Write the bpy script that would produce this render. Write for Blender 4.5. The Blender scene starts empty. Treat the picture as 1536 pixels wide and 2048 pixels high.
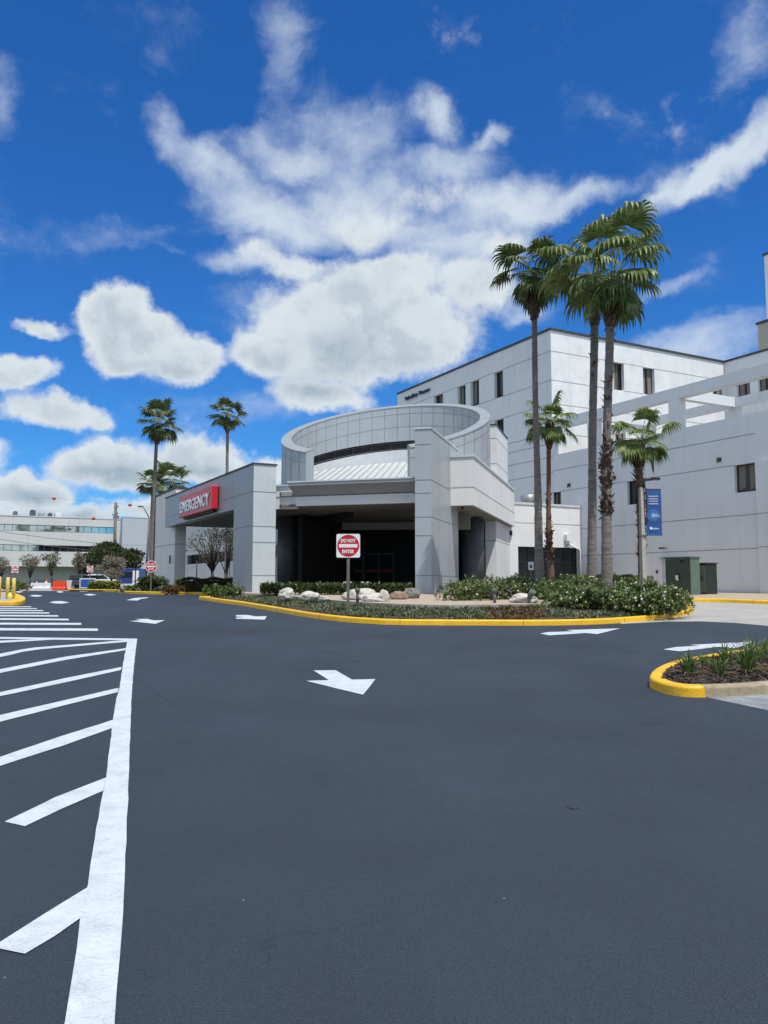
import bpy, bmesh, math, random
from math import sin, cos, tan, pi, radians, sqrt, atan2, asin, floor
from mathutils import Vector, Matrix
R = random.Random(7)
sc = bpy.context.scene
COL = sc.collection

# ------------------------------------------------------------------ camera model
F = 1600.0; HOR = 1165.0
PITCH = math.atan((HOR - 1024) / F)
CAM = Vector((0, 0, 1.6))
FW = Vector((0, cos(PITCH), sin(PITCH))); UP = Vector((0, -sin(PITCH), cos(PITCH)))
def ray(px, py):
    return Vector((px - 768, 0, 0)) + FW * F + UP * (1024 - py)
def P(px, py, Y):
    d = ray(px, py); return CAM + d * (Y / d.y)
cam = bpy.data.cameras.new('camera'); camo = bpy.data.objects.new('camera', cam); COL.objects.link(camo)
camo.location = CAM; camo.rotation_euler = (pi / 2 + PITCH, 0, 0)
cam.sensor_fit = 'VERTICAL'; cam.sensor_height = 34.6; cam.lens = F / 2048 * 34.6
cam.clip_end = 5000; cam.clip_start = 0.05
sc.camera = camo

# ------------------------------------------------------------------ terrain
GP = [(-1000, 0), (6, 0), (9, .03), (12, .105), (15, .20), (20, .365), (25, .535), (30, .705), (34, .825), (38, .88), (42, .915), (50, .95), (85, .95), (3000, .95)]
def G(y):
    for (a, za), (b, zb) in zip(GP, GP[1:]):
        if y <= b: return za + (zb - za) * (y - a) / (b - a)
    return .95
def hit(px, py, off=0.0):
    d = ray(px, py); lo, hi = 1.0, 400.0
    for _ in range(50):
        m = (lo + hi) / 2; z = CAM.z + d.z * m / d.y
        if z > G(m) + off: lo = m
        else: hi = m
    p = CAM + d * (lo / d.y); return Vector((p.x, p.y))
def pz(px, py, z):
    d = ray(px, py); t = (z - CAM.z) / d.z; p = CAM + d * t; return Vector((p.x, p.y))

AU = radians(-28.2); U = Vector((sin(AU), cos(AU), 0)); V = Vector((cos(AU), -sin(AU), 0))
AW = radians(16.5); W = Vector((sin(AW), cos(AW), 0)); Q = Vector((cos(AW), -sin(AW), 0))
ZZ = Vector((0, 0, 1))
def onp(px, py, O, D):
    """pixel -> (s, z) on the vertical plane through O along D"""
    r = ray(px, py); det = r.x * D.y - r.y * D.x
    t = (O.x * D.y - O.y * D.x) / det
    p = CAM + r * t
    return (Vector((p.x - O.x, p.y - O.y, 0)).dot(D), p.z)

# ------------------------------------------------------------------ materials
def newmat(name):
    m = bpy.data.materials.new(name); m.use_nodes = True
    nt = m.node_tree; b = nt.nodes['Principled BSDF']
    return m, nt, b
def lk(nt, a, b): nt.links.new(a, b)
def mat(name, col, rough=.7, metal=0.0, var=.06, vs=3.0, bump=.0, bs=60.0, col2=None, streak=0.0, spec=None, fine=0.0, scl=None):
    m, nt, b = newmat(name); N = nt.nodes
    b.inputs['Roughness'].default_value = rough; b.inputs['Metallic'].default_value = metal
    if spec is not None: b.inputs['Specular IOR Level'].default_value = spec
    tc = N.new('ShaderNodeTexCoord'); src = tc.outputs['Object']
    if scl:
        mp = N.new('ShaderNodeMapping'); mp.inputs['Scale'].default_value = scl; lk(nt, src, mp.inputs['Vector']); src = mp.outputs[0]
    n = N.new('ShaderNodeTexNoise'); n.inputs['Scale'].default_value = vs; n.inputs['Detail'].default_value = 6; n.inputs['Roughness'].default_value = .62
    lk(nt, src, n.inputs['Vector'])
    r = N.new('ShaderNodeMapRange'); r.inputs['From Min'].default_value = .3; r.inputs['From Max'].default_value = .7
    lk(nt, n.outputs['Fac'], r.inputs['Value'])
    mx = N.new('ShaderNodeMix'); mx.data_type = 'RGBA'
    c2 = col2 or tuple(max(0, c * (1 - 2 * var)) for c in col)
    c1 = col if col2 else tuple(min(1, c * (1 + var * .6)) for c in col)
    mx.inputs['A'].default_value = (*c2, 1); mx.inputs['B'].default_value = (*c1, 1)
    lk(nt, r.outputs[0], mx.inputs['Factor']); out = mx.outputs['Result']
    if streak:
        mp = N.new('ShaderNodeMapping'); mp.inputs['Scale'].default_value = (1.6, 1.6, .16); lk(nt, tc.outputs['Object'], mp.inputs['Vector'])
        n3 = N.new('ShaderNodeTexNoise'); n3.inputs['Scale'].default_value = 1.4; n3.inputs['Detail'].default_value = 5; lk(nt, mp.outputs[0], n3.inputs['Vector'])
        r3 = N.new('ShaderNodeMapRange'); r3.inputs['From Min'].default_value = .52; r3.inputs['From Max'].default_value = .78; r3.inputs['To Max'].default_value = streak
        lk(nt, n3.outputs['Fac'], r3.inputs['Value'])
        m3 = N.new('ShaderNodeMix'); m3.data_type = 'RGBA'; m3.inputs['B'].default_value = (.16, .17, .15, 1)
        lk(nt, r3.outputs[0], m3.inputs['Factor']); lk(nt, out, m3.inputs['A']); out = m3.outputs['Result']
    if fine:
        n4 = N.new('ShaderNodeTexNoise'); n4.inputs['Scale'].default_value = bs * 1.3; n4.inputs['Detail'].default_value = 3; lk(nt, tc.outputs['Object'], n4.inputs['Vector'])
        r4 = N.new('ShaderNodeMapRange'); r4.inputs['From Min'].default_value = .3; r4.inputs['From Max'].default_value = .7
        r4.inputs['To Min'].default_value = 1 - fine; r4.inputs['To Max'].default_value = 1 + fine; lk(nt, n4.outputs['Fac'], r4.inputs['Value'])
        m4 = N.new('ShaderNodeVectorMath'); m4.operation = 'SCALE'; lk(nt, out, m4.inputs[0]); lk(nt, r4.outputs[0], m4.inputs['Scale']); out = m4.outputs[0]
    lk(nt, out, b.inputs['Base Color'])
    if bump:
        n2 = N.new('ShaderNodeTexNoise'); n2.inputs['Scale'].default_value = bs; n2.inputs['Detail'].default_value = 4; lk(nt, tc.outputs['Object'], n2.inputs['Vector'])
        bp = N.new('ShaderNodeBump'); bp.inputs['Strength'].default_value = bump; bp.inputs['Distance'].default_value = .02
        lk(nt, n2.outputs['Fac'], bp.inputs['Height']); lk(nt, bp.outputs[0], b.inputs['Normal'])
    return m
def leafmat(name, c1, c2, c3, rough=.5, trans=.25):
    m, nt, b = newmat(name); N = nt.nodes
    g = N.new('ShaderNodeNewGeometry'); cr = N.new('ShaderNodeValToRGB')
    cr.color_ramp.elements[0].color = (*c1, 1); cr.color_ramp.elements[1].color = (*c3, 1)
    e = cr.color_ramp.elements.new(.55); e.color = (*c2, 1)
    lk(nt, g.outputs['Random Per Island'], cr.inputs[0]); lk(nt, cr.outputs[0], b.inputs['Base Color'])
    b.inputs['Roughness'].default_value = rough; b.inputs['Specular IOR Level'].default_value = .35
    t = N.new('ShaderNodeBsdfTranslucent'); lk(nt, cr.outputs[0], t.inputs['Color'])
    ms = N.new('ShaderNodeMixShader'); ms.inputs[0].default_value = trans
    lk(nt, b.outputs[0], ms.inputs[1]); lk(nt, t.outputs[0], ms.inputs[2]); lk(nt, ms.outputs[0], N['Material Output'].inputs['Surface'])
    return m
M = {}
M['stucco'] = mat('white_stucco', (.76, .77, .765), .85, var=.045, vs=.35, bump=.35, bs=18, streak=.12)
M['stucco_old'] = mat('weathered_white_stucco', (.74, .76, .76), .85, var=.06, vs=1.1, bump=.35, bs=18, streak=.12)
M['cream'] = mat('cream_stucco', (.62, .62, .53), .85, var=.05, vs=.6, bump=.3, bs=20, streak=.2)
M['joint'] = mat('joint_groove', (.36, .385, .39), .9, var=.1)
M['pjoint'] = mat('panel_joint', (.22, .25, .28), .8, var=.1)
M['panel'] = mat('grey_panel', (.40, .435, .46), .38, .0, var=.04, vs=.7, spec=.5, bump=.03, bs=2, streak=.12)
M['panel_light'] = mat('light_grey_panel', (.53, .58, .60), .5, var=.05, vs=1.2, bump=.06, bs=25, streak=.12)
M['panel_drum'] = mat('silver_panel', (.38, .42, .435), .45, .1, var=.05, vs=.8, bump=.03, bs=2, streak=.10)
M['coping'] = mat('pale_coping', (.60, .63, .64), .5, var=.06, vs=2)
M['darkmetal'] = mat('dark_bronze_metal', (.030, .027, .025), .45, .3, var=.1)
M['capmetal'] = mat('dark_roof_edge', (.05, .048, .045), .6, var=.1)
M['glass'] = mat('dark_window_glass', (.012, .014, .015), .06, 0, var=.2, spec=.55)
M['curtain'] = mat('curtain_cloth', (.20, .185, .16), .9, var=.12, vs=6, scl=(6, 6, .3))
M['skyglass'] = mat('pale_green_mirror_glass', (.55, .66, .62), .05, .95, var=.12, vs=.3)
M['roofmetal'] = mat('white_standing_seam_metal', (.52, .55, .54), .4, var=.03, vs=1)
M['seam'] = mat('roof_seam', (.38, .41, .41), .5, var=.03)
M['whitepaint'] = mat('white_enamel', (.78, .79, .79), .45, var=.03, vs=3)
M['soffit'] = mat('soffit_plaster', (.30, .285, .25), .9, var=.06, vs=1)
M['shadeblack'] = mat('shade_black_paint', (.010, .010, .011), .7, var=.2, vs=1)  # near black, the shade of the porch interior put into the colour
M['darkcol'] = mat('dark_grey_column', (.085, .092, .10), .55, var=.2, vs=2.5, streak=.3)
M['black'] = mat('black', (.012, .012, .012), .6, var=.1)
M['concrete'] = mat('concrete', (.36, .355, .33), .9, var=.12, vs=1.2, bump=.3, bs=30, fine=.1)
M['concrete_pole'] = mat('pole_concrete', (.42, .40, .34), .9, var=.1, vs=4, bump=.3, bs=40)
M['oldcurb'] = mat('weathered_kerb', (.40, .33, .22), .9, var=.25, vs=5, bump=.5, bs=25, col2=(.22, .18, .12))
M['yellow'] = mat('yellow_kerb_paint', (.80, .46, .010), .5, var=.07, vs=3, bump=.35, bs=30, streak=.25, fine=.06)
M['kerbjoint'] = mat('kerb_joint', (.30, .17, .02), .9, var=.1)
M['yellow2'] = mat('pale_yellow_paint', (.78, .60, .16), .5, var=.06, vs=3)
M['markerred'] = mat('marker_ball_red', (.55, .06, .04), .5, var=.05)
M['line'] = None
M['mulch'] = mat('dark_mulch', (.075, .055, .042), .95, var=.3, vs=22, bump=1, bs=50, col2=(.018, .013, .010), fine=.35)
M['gravel'] = mat('tan_gravel', (.52, .43, .33), .95, var=.2, vs=26, bump=1, bs=40, col2=(.27, .20, .14), fine=.3)
M['grass'] = mat('lawn', (.07, .10, .03), .95, var=.3, vs=6, bump=.6, bs=40, fine=.2)
M['rock'] = mat('pale_limestone', (.62, .60, .54), .9, var=.25, vs=6, bump=.8, bs=14, col2=(.30, .27, .22))
M['rock_brown'] = mat('brown_stone', (.36, .25, .18), .9, var=.25, vs=6, bump=.8, bs=14, col2=(.14, .09, .07))
M['rock_grey'] = mat('grey_stone', (.20, .19, .17), .9, var=.25, vs=6, bump=.8, bs=14)
M['trunk'] = mat('palm_bark', (.215, .19, .165), .95, var=.25, vs=3, bump=.9, bs=9, scl=(1, 1, 6))
M['trunk_brown'] = mat('reddish_palm_bark', (.17, .10, .07), .95, var=.25, vs=4, bump=.9, bs=9, scl=(1, 1, 6))
M['boot'] = mat('palm_boots', (.15, .095, .060), .95, var=.5, vs=9)
M['bark'] = mat('grey_bark', (.10, .085, .07), .95, var=.25, vs=8, bump=.6, bs=20)
M['red'] = mat('red_sign_face', (.58, .02, .028), .35, var=.03)
M['signred'] = mat('sign_red', (.50, .008, .02), .35, var=.03)
M['white'] = mat('reflective_white', (.80, .80, .80), .4, var=.02)
M['post'] = mat('weathered_post', (.16, .14, .125), .8, var=.2, vs=8)
M['green'] = mat('green_enamel', (.050, .085, .060), .5, var=.12, vs=1.5, bump=.05, streak=.1)
M['greenpale'] = mat('pale_green_enamel', (.12, .18, .14), .5, var=.12, vs=1.5, bump=.05, streak=.1)
M['darkgreen'] = mat('dark_green_enamel', (.018, .032, .026), .5, var=.12, vs=1.5)
M['galv'] = mat('galvanised', (.42, .43, .42), .4, .7, var=.1)
M['blue'] = mat('banner_blue', (.018, .085, .30), .6, var=.03)
M['blue2'] = mat('banner_light_blue', (.12, .28, .60), .6, var=.03)
M['navy'] = mat('navy_lettering', (.012, .03, .075), .5, var=.03)
M['orange'] = mat('orange_plastic', (.68, .055, .012), .5, var=.08)
M['plastic'] = mat('white_plastic', (.62, .63, .64), .5, var=.06)
M['bluebar'] = mat('blue_plastic', (.015, .10, .42), .5, var=.05)
M['carw'] = mat('white_car_paint', (.7, .72, .73), .25, var=.02)
M['card'] = mat('dark_car_paint', (.04, .05, .055), .25, var=.02)
M['carb'] = mat('blue_truck_paint', (.03, .05, .20), .3, var=.02)
M['rubber'] = mat('tyre_rubber', (.015, .015, .015), .8, var=.05)
M['office'] = mat('office_pale_concrete', (.60, .61, .60), .85, var=.04, vs=.3, bump=.1, bs=10, streak=.12)
M['officeblue'] = mat('blue_grey_stucco', (.46, .50, .56), .85, var=.05, vs=.4, bump=.1, bs=8)
M['tan'] = mat('tan_stucco', (.40, .38, .30), .85, var=.05, vs=1)
M['pinkstripe'] = mat('red_door_stripe', (.30, .03, .04), .6, var=.1)
M['pink2'] = mat('pink_door_stripe', (.62, .25, .27), .6, var=.1)
M['palegreen'] = mat('grey_green_plastic', (.36, .44, .41), .5, var=.05)
M['palm'] = leafmat('palm_leaf', (0.080, 0.115, 0.035), (0.135, 0.185, 0.055), (0.240, 0.290, 0.100), .42, .22)
M['palm_dark'] = leafmat('palm_leaf_dark', (0.055, 0.082, 0.028), (0.095, 0.135, 0.042), (0.180, 0.210, 0.080), .45, .18)
M['palm_light'] = leafmat('palm_leaf_light', (0.090, 0.130, 0.035), (0.140, 0.200, 0.050), (0.240, 0.290, 0.090), .42, .25)
M['petiole'] = mat('petiole', (.16, .20, .06), .6, var=.1)
M['shrub'] = leafmat('shrub_leaf', (0.040, 0.070, 0.016), (0.095, 0.140, 0.032), (0.200, 0.250, 0.070), .35, .2)
M['shrub_dark'] = leafmat('dark_shrub_leaf', (0.024, 0.044, 0.012), (0.050, 0.080, 0.020), (0.110, 0.150, 0.040), .4, .2)
M['cover'] = leafmat('ground_cover_leaf', (0.050, 0.065, 0.030), (0.110, 0.140, 0.060), (0.260, 0.280, 0.170), .5, .2)
M['yellowleaf'] = leafmat('yellow_green_leaf', (.12, .15, .02), (.22, .25, .04), (.36, .36, .10), .5, .25)
M['oliveleaf'] = leafmat('olive_leaf', (.07, .08, .04), (.12, .13, .06), (.20, .20, .10), .6, .25)
M['drytwig'] = leafmat('dry_grey_leaf', (0.150, 0.145, 0.090), (0.240, 0.210, 0.160), (0.320, 0.300, 0.230), .8, .2)
M['oakleaf'] = leafmat('oak_leaf', (0.028, 0.040, 0.016), (0.055, 0.075, 0.028), (0.100, 0.120, 0.050), .5, .2)
M['blade'] = leafmat('lily_blade', (.05, .09, .02), (.11, .17, .045), (.24, .30, .11), .4, .25)
M['drygrass'] = leafmat('dry_blade', (.25, .19, .10), (.35, .27, .15), (.42, .35, .2), .8, .2)
M['flower'] = leafmat('white_petal', (.70, .68, .55), (.78, .78, .70), (.82, .82, .80), .6, .3)
M['reddish'] = leafmat('reddish_cover_leaf', (.10, .05, .02), (.16, .09, .035), (.12, .12, .04), .5, .2)

def asphalt():
    m, nt, b = newmat('asphalt'); N = nt.nodes
    tc = N.new('ShaderNodeTexCoord'); o = tc.outputs['Object']
    def noise(s, d, r=.6, vec=o):
        n = N.new('ShaderNodeTexNoise'); n.inputs['Scale'].default_value = s; n.inputs['Detail'].default_value = d; n.inputs['Roughness'].default_value = r
        lk(nt, vec, n.inputs['Vector']); return n.outputs['Fac']
    def mr(v, a, b_, c, d):
        r = N.new('ShaderNodeMapRange'); r.inputs['From Min'].default_value = a; r.inputs['From Max'].default_value = b_
        r.inputs['To Min'].default_value = c; r.inputs['To Max'].default_value = d; lk(nt, v, r.inputs['Value']); return r.outputs[0]
    def mul(a, b_):
        x = N.new('ShaderNodeMath'); x.operation = 'MULTIPLY'; lk(nt, a, x.inputs[0]); lk(nt, b_, x.inputs[1]); return x.outputs[0]
    mp = N.new('ShaderNodeMapping'); mp.inputs['Scale'].default_value = (.9, .22, 1); mp.inputs['Rotation'].default_value = (0, 0, .3); lk(nt, o, mp.inputs['Vector'])
    big = mr(noise(.22, 4), .3, .7, .82, 1.18)
    streaks = mr(noise(1.1, 5, .6, mp.outputs[0]), .3, .7, .93, 1.07)
    mid = mr(noise(18, 4), .3, .7, .92, 1.08)
    grain = mr(noise(230, 2), .32, .68, .45, 1.6)
    coarse = mr(noise(75, 3, .7), .34, .66, .72, 1.30)
    v = mul(mul(mul(big, streaks), mul(mid, grain)), coarse)
    # sparse pale chips
    vo = N.new('ShaderNodeTexVoronoi'); vo.inputs['Scale'].default_value = 2.2; lk(nt, o, vo.inputs['Vector'])
    chip = mr(vo.outputs['Distance'], .012, .02, 5.0, 1.0)
    v = mul(v, chip)
    sv = N.new('ShaderNodeVectorMath'); sv.operation = 'SCALE'; sv.inputs[0].default_value = (.029, .041, .058); lk(nt, v, sv.inputs['Scale'])
    # thin hairline cracks
    w = N.new('ShaderNodeTexVoronoi'); w.feature = 'DISTANCE_TO_EDGE'; w.inputs['Scale'].default_value = .16
    nv = N.new('ShaderNodeTexNoise'); nv.inputs['Scale'].default_value = 1.3; nv.inputs['Detail'].default_value = 5; lk(nt, o, nv.inputs['Vector'])
    ad = N.new('ShaderNodeVectorMath'); ad.operation = 'MULTIPLY_ADD'; lk(nt, nv.outputs['Color'], ad.inputs[0]); ad.inputs[1].default_value = (1.2, 1.2, 0); lk(nt, o, ad.inputs[2])
    lk(nt, ad.outputs[0], w.inputs['Vector'])
    ck = mr(w.outputs['Distance'], .0009, .0022, .62, 1.0)
    gate = mr(noise(.5, 2), .50, .58, 0, 1)
    mxc = N.new('ShaderNodeMix'); mxc.data_type = 'FLOAT'; lk(nt, gate, mxc.inputs['Factor']); mxc.inputs['A'].default_value = 1.0; lk(nt, ck, mxc.inputs['B'])
    s2 = N.new('ShaderNodeVectorMath'); s2.operation = 'SCALE'; lk(nt, sv.outputs[0], s2.inputs[0]); lk(nt, mxc.outputs['Result'], s2.inputs['Scale'])
    lk(nt, s2.outputs[0], b.inputs['Base Color'])
    lk(nt, mr(noise(.5, 3), .3, .7, .68, .84), b.inputs['Roughness'])
    b.inputs['Specular IOR Level'].default_value = .28
    bp = N.new('ShaderNodeBump'); bp.inputs['Strength'].default_value = .85; bp.inputs['Distance'].default_value = .010
    bb = N.new('ShaderNodeMath'); bb.operation = 'MULTIPLY_ADD'; lk(nt, noise(150, 3, .7), bb.inputs[0]); bb.inputs[1].default_value = .8; lk(nt, noise(14, 4), bb.inputs[2])
    lk(nt, bb.outputs[0], bp.inputs['Height']); lk(nt, bp.outputs[0], b.inputs['Normal'])
    return m
M['asphalt'] = asphalt()
def linepaint():
    m, nt, b = newmat('white_line_paint'); N = nt.nodes
    tc = N.new('ShaderNodeTexCoord'); o = tc.outputs['Object']
    n = N.new('ShaderNodeTexNoise'); n.inputs['Scale'].default_value = 5; n.inputs['Detail'].default_value = 6; lk(nt, o, n.inputs['Vector'])
    r = N.new('ShaderNodeValToRGB'); r.color_ramp.elements[0].position = .3; r.color_ramp.elements[0].color = (.44, .485, .52, 1)
    r.color_ramp.elements[1].position = .6; r.color_ramp.elements[1].color = (.54, .595, .635, 1); lk(nt, n.outputs['Fac'], r.inputs[0])
    # specks of asphalt showing through
    n2 = N.new('ShaderNodeTexNoise'); n2.inputs['Scale'].default_value = 120; n2.inputs['Detail'].default_value = 3; lk(nt, o, n2.inputs['Vector'])
    r2 = N.new('ShaderNodeMapRange'); r2.inputs['From Min'].default_value = .62; r2.inputs['From Max'].default_value = .72; r2.inputs['To Max'].default_value = .55; lk(nt, n2.outputs['Fac'], r2.inputs['Value'])
    mx = N.new('ShaderNodeMix'); mx.data_type = 'RGBA'; mx.inputs['B'].default_value = (.25, .27, .29, 1); lk(nt, r.outputs[0], mx.inputs['A']); lk(nt, r2.outputs[0], mx.inputs['Factor'])
    lk(nt, mx.outputs['Result'], b.inputs['Base Color']); b.inputs['Roughness'].default_value = .6
    # wrinkles across the band
    mp = N.new('ShaderNodeMapping'); mp.inputs['Scale'].default_value = (5, 11, 1); mp.inputs['Rotation'].default_value = (0, 0, -.25); lk(nt, o, mp.inputs['Vector'])
    n3 = N.new('ShaderNodeTexNoise'); n3.inputs['Scale'].default_value = 1.6; n3.inputs['Detail'].default_value = 4; n3.inputs['Distortion'].default_value = 1.2; lk(nt, mp.outputs[0], n3.inputs['Vector'])
    r3 = N.new('ShaderNodeMath'); r3.operation = 'SUBTRACT'; r3.inputs[1].default_value = .5; lk(nt, n3.outputs['Fac'], r3.inputs[0])
    a3 = N.new('ShaderNodeMath'); a3.operation = 'ABSOLUTE'; lk(nt, r3.outputs[0], a3.inputs[0])
    m3 = N.new('ShaderNodeMapRange'); m3.inputs['From Max'].default_value = .022; m3.inputs['To Min'].default_value = 1; m3.inputs['To Max'].default_value = 0; lk(nt, a3.outputs[0], m3.inputs['Value'])
    ad = N.new('ShaderNodeMath'); ad.operation = 'MULTIPLY_ADD'; lk(nt, n2.outputs['Fac'], ad.inputs[0]); ad.inputs[1].default_value = .8; lk(nt, m3.outputs[0], ad.inputs[2])
    bp = N.new('ShaderNodeBump'); bp.inputs['Strength'].default_value = .55; bp.inputs['Distance'].default_value = .006; lk(nt, ad.outputs[0], bp.inputs['Height']); lk(nt, bp.outputs[0], b.inputs['Normal'])
    return m
M['line'] = linepaint()

# ------------------------------------------------------------------ mesh builder
class MB:
    def __init__(s): s.v = []; s.f = []; s.mi = []; s.m = 0; s.sm = []; s.smooth = False
    def add(s, vs, fs):
        o = len(s.v); s.v += [tuple(v) for v in vs]
        for f in fs: s.f.append([i + o for i in f]); s.mi.append(s.m); s.sm.append(s.smooth)
        return s
    def quad(s, a, b, c, d): return s.add([a, b, c, d], [(0, 1, 2, 3)])
    def box(s, O, X, Y, Z):
        """O corner, X,Y,Z full edge vectors"""
        O, X, Y, Z = map(Vector, (O, X, Y, Z))
        vs = [O, O + X, O + X + Y, O + Y, O + Z, O + X + Z, O + X + Y + Z, O + Y + Z]
        fs = [(0, 3, 2, 1), (4, 5, 6, 7), (0, 1, 5, 4), (1, 2, 6, 5), (2, 3, 7, 6), (3, 0, 4, 7)]
        if X.cross(Y).dot(Z) < 0: fs = [f[::-1] for f in fs]
        return s.add(vs, fs)
    def cbox(s, c, hx, hy, hz, ang=0):
        ax = Vector((cos(ang), sin(ang), 0)); ay = Vector((-sin(ang), cos(ang), 0)); c = Vector(c)
        return s.box(c - ax * hx - ay * hy - ZZ * hz, ax * 2 * hx, ay * 2 * hy, ZZ * 2 * hz)
    def prism(s, poly, z0, z1):
        poly = [(p[0], p[1]) for p in poly]
        ar = sum(poly[i][0] * poly[(i + 1) % len(poly)][1] - poly[(i + 1) % len(poly)][0] * poly[i][1] for i in range(len(poly)))
        if ar < 0: poly = poly[::-1]
        n = len(poly); vs = [(x, y, z0) for x, y in poly] + [(x, y, z1) for x, y in poly]
        return s.add(vs, [list(range(n))[::-1], list(range(n, 2 * n))] + [(i, (i + 1) % n, n + (i + 1) % n, n + i) for i in range(n)])
    def extr(s, poly, D):
        """3D polygon extruded along D"""
        n = len(poly); poly = [Vector(p) for p in poly]; D = Vector(D)
        nn = Vector((0, 0, 0))
        for i in range(n): nn += poly[i].cross(poly[(i + 1) % n])
        if nn.dot(D) > 0: poly = poly[::-1]
        vs = poly + [p + D for p in poly]
        return s.add(vs, [list(range(n)), list(range(n, 2 * n))[::-1]] + [(i, n + i, n + (i + 1) % n, (i + 1) % n) for i in range(n)])
    def tube(s, pts, rad, n=10, cap=True):
        pts = [Vector(p) for p in pts]; o = len(s.v)
        rs = rad if isinstance(rad, (list, tuple)) else [rad] * len(pts)
        ref = None
        for i, p in enumerate(pts):
            t = (pts[min(i + 1, len(pts) - 1)] - pts[max(i - 1, 0)]).normalized()
            if ref is None: ref = t.orthogonal().normalized()
            a = (ref - t * ref.dot(t)).normalized(); b = t.cross(a); ref = a
            for k in range(n):
                an = 2 * pi * k / n; s.v.append(tuple(p + (a * cos(an) + b * sin(an)) * rs[i]))
        for i in range(len(pts) - 1):
            for k in range(n):
                s.f.append([o + i * n + k, o + i * n + (k + 1) % n, o + (i + 1) * n + (k + 1) % n, o + (i + 1) * n + k]); s.mi.append(s.m); s.sm.append(True)
        if cap:
            s.f.append([o + k for k in range(n)][::-1]); s.mi.append(s.m); s.sm.append(False)
            e = o + (len(pts) - 1) * n; s.f.append([e + k for k in range(n)]); s.mi.append(s.m); s.sm.append(False)
        return s
    def cyl(s, c, r, h, n=24, r2=None): return s.tube([c, Vector(c) + ZZ * h], [r, r if r2 is None else r2], n)
    def ball(s, c, r, nu=12, nv=8, sc_=(1, 1, 1)):
        o = len(s.v)
        for j in range(nv + 1):
            th = pi * j / nv
            for i in range(nu):
                ph = 2 * pi * i / nu; s.v.append((c[0] + r * sc_[0] * sin(th) * cos(ph), c[1] + r * sc_[1] * sin(th) * sin(ph), c[2] + r * sc_[2] * cos(th)))
        for j in range(nv):
            for i in range(nu):
                s.f.append([o + j * nu + i, o + (j + 1) * nu + i, o + (j + 1) * nu + (i + 1) % nu, o + j * nu + (i + 1) % nu]); s.mi.append(s.m); s.sm.append(True)
        return s
    def disc(s, c, X, Y, r, n=40):
        return s.add([Vector(c) + X * r * cos(2 * pi * i / n) + Y * r * sin(2 * pi * i / n) for i in range(n)], [list(range(n))])
def wloc(o):
    v = Vector(o.location)
    while o.parent: o = o.parent; v += o.location
    return v
def link(name, mb, mats, parent=None, origin=None, bevel=0):
    if not isinstance(mats, (list, tuple)): mats = [mats]
    if parent: o0 = wloc(parent)
    elif origin is not None: o0 = Vector(origin)
    else:
        xs = [v[0] for v in mb.v]; ys = [v[1] for v in mb.v]; zs = [v[2] for v in mb.v]
        o0 = Vector(((min(xs) + max(xs)) / 2, (min(ys) + max(ys)) / 2, min(zs)))
    me = bpy.data.meshes.new(name)
    me.from_pydata([(v[0] - o0.x, v[1] - o0.y, v[2] - o0.z) for v in mb.v], [], mb.f)
    for m in mats: me.materials.append(M[m] if isinstance(m, str) else m)
    me.polygons.foreach_set('material_index', mb.mi); me.polygons.foreach_set('use_smooth', mb.sm); me.update()
    o = bpy.data.objects.new(name, me); COL.objects.link(o)
    if parent: o.parent = parent
    else: o.location = o0
    if bevel:
        bv = o.modifiers.new('bevel', 'BEVEL'); bv.width = bevel; bv.segments = 2; bv.limit_method = 'ANGLE'
    return o
def tag(o, label=None, cat=None, group=None, kind=None):
    if label: o['label'] = label
    if cat: o['category'] = cat
    if group: o['group'] = group
    if kind: o['kind'] = kind
    return o
def thing(name, loc, label, cat, group=None):
    o = bpy.data.objects.new(name, None); COL.objects.link(o); o.location = loc; o.empty_display_size = .3
    return tag(o, label, cat, group)
def copy_tree(o, parent=None):
    c = o.copy(); COL.objects.link(c); c.parent = parent
    for ch in list(o.children): copy_tree(ch, c)
    return c
def structure(o): o['kind'] = 'structure'; return o

def text_into(mb, s, O, X, Zd, height, width=None, align='CENTER', bold=.0, depth=0.0, spacing=1.0, italic=0):
    """flat lettering: O = centre (or left) of baseline, X reading direction, Zd up, cap height"""
    cu = bpy.data.curves.new('t', 'FONT'); cu.body = s; cu.size = 1; cu.offset = bold; cu.space_character = spacing; cu.resolution_u = 3
    cu.extrude = 0
    ob = bpy.data.objects.new('t', cu); COL.objects.link(ob)
    dg = bpy.context.evaluated_depsgraph_get(); me = bpy.data.meshes.new_from_object(ob.evaluated_get(dg))
    xs = [v.co.x for v in me.vertices]; ys = [v.co.y for v in me.vertices]
    x0, x1 = min(xs), max(xs); k = height / .72
    kx = k if width is None else width / (x1 - x0)
    off = (x0 + x1) / 2 if align == 'CENTER' else x0
    N = X.cross(Zd)
    vs = [O + X * ((v.co.x - off + italic * v.co.y) * kx) + Zd * (v.co.y * k) for v in me.vertices]
    fs = [list(p.vertices) for p in me.polygons]
    if depth:
        n = len(vs); from collections import Counter
        cnt = Counter()
        for f in fs:
            for i in range(len(f)): cnt[(f[i], f[(i + 1) % len(f)])] += 1
        ed = [(a, b) for (a, b) in cnt if (b, a) not in cnt]
        vs2 = [v + N * depth for v in vs]
        mb.add(vs + vs2, [[i + n for i in f] for f in fs] + [(a, b, b + n, a + n) for a, b in ed])
    else: mb.add(vs, fs)
    bpy.data.objects.remove(ob); bpy.data.curves.remove(cu); bpy.data.meshes.remove(me)

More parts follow.
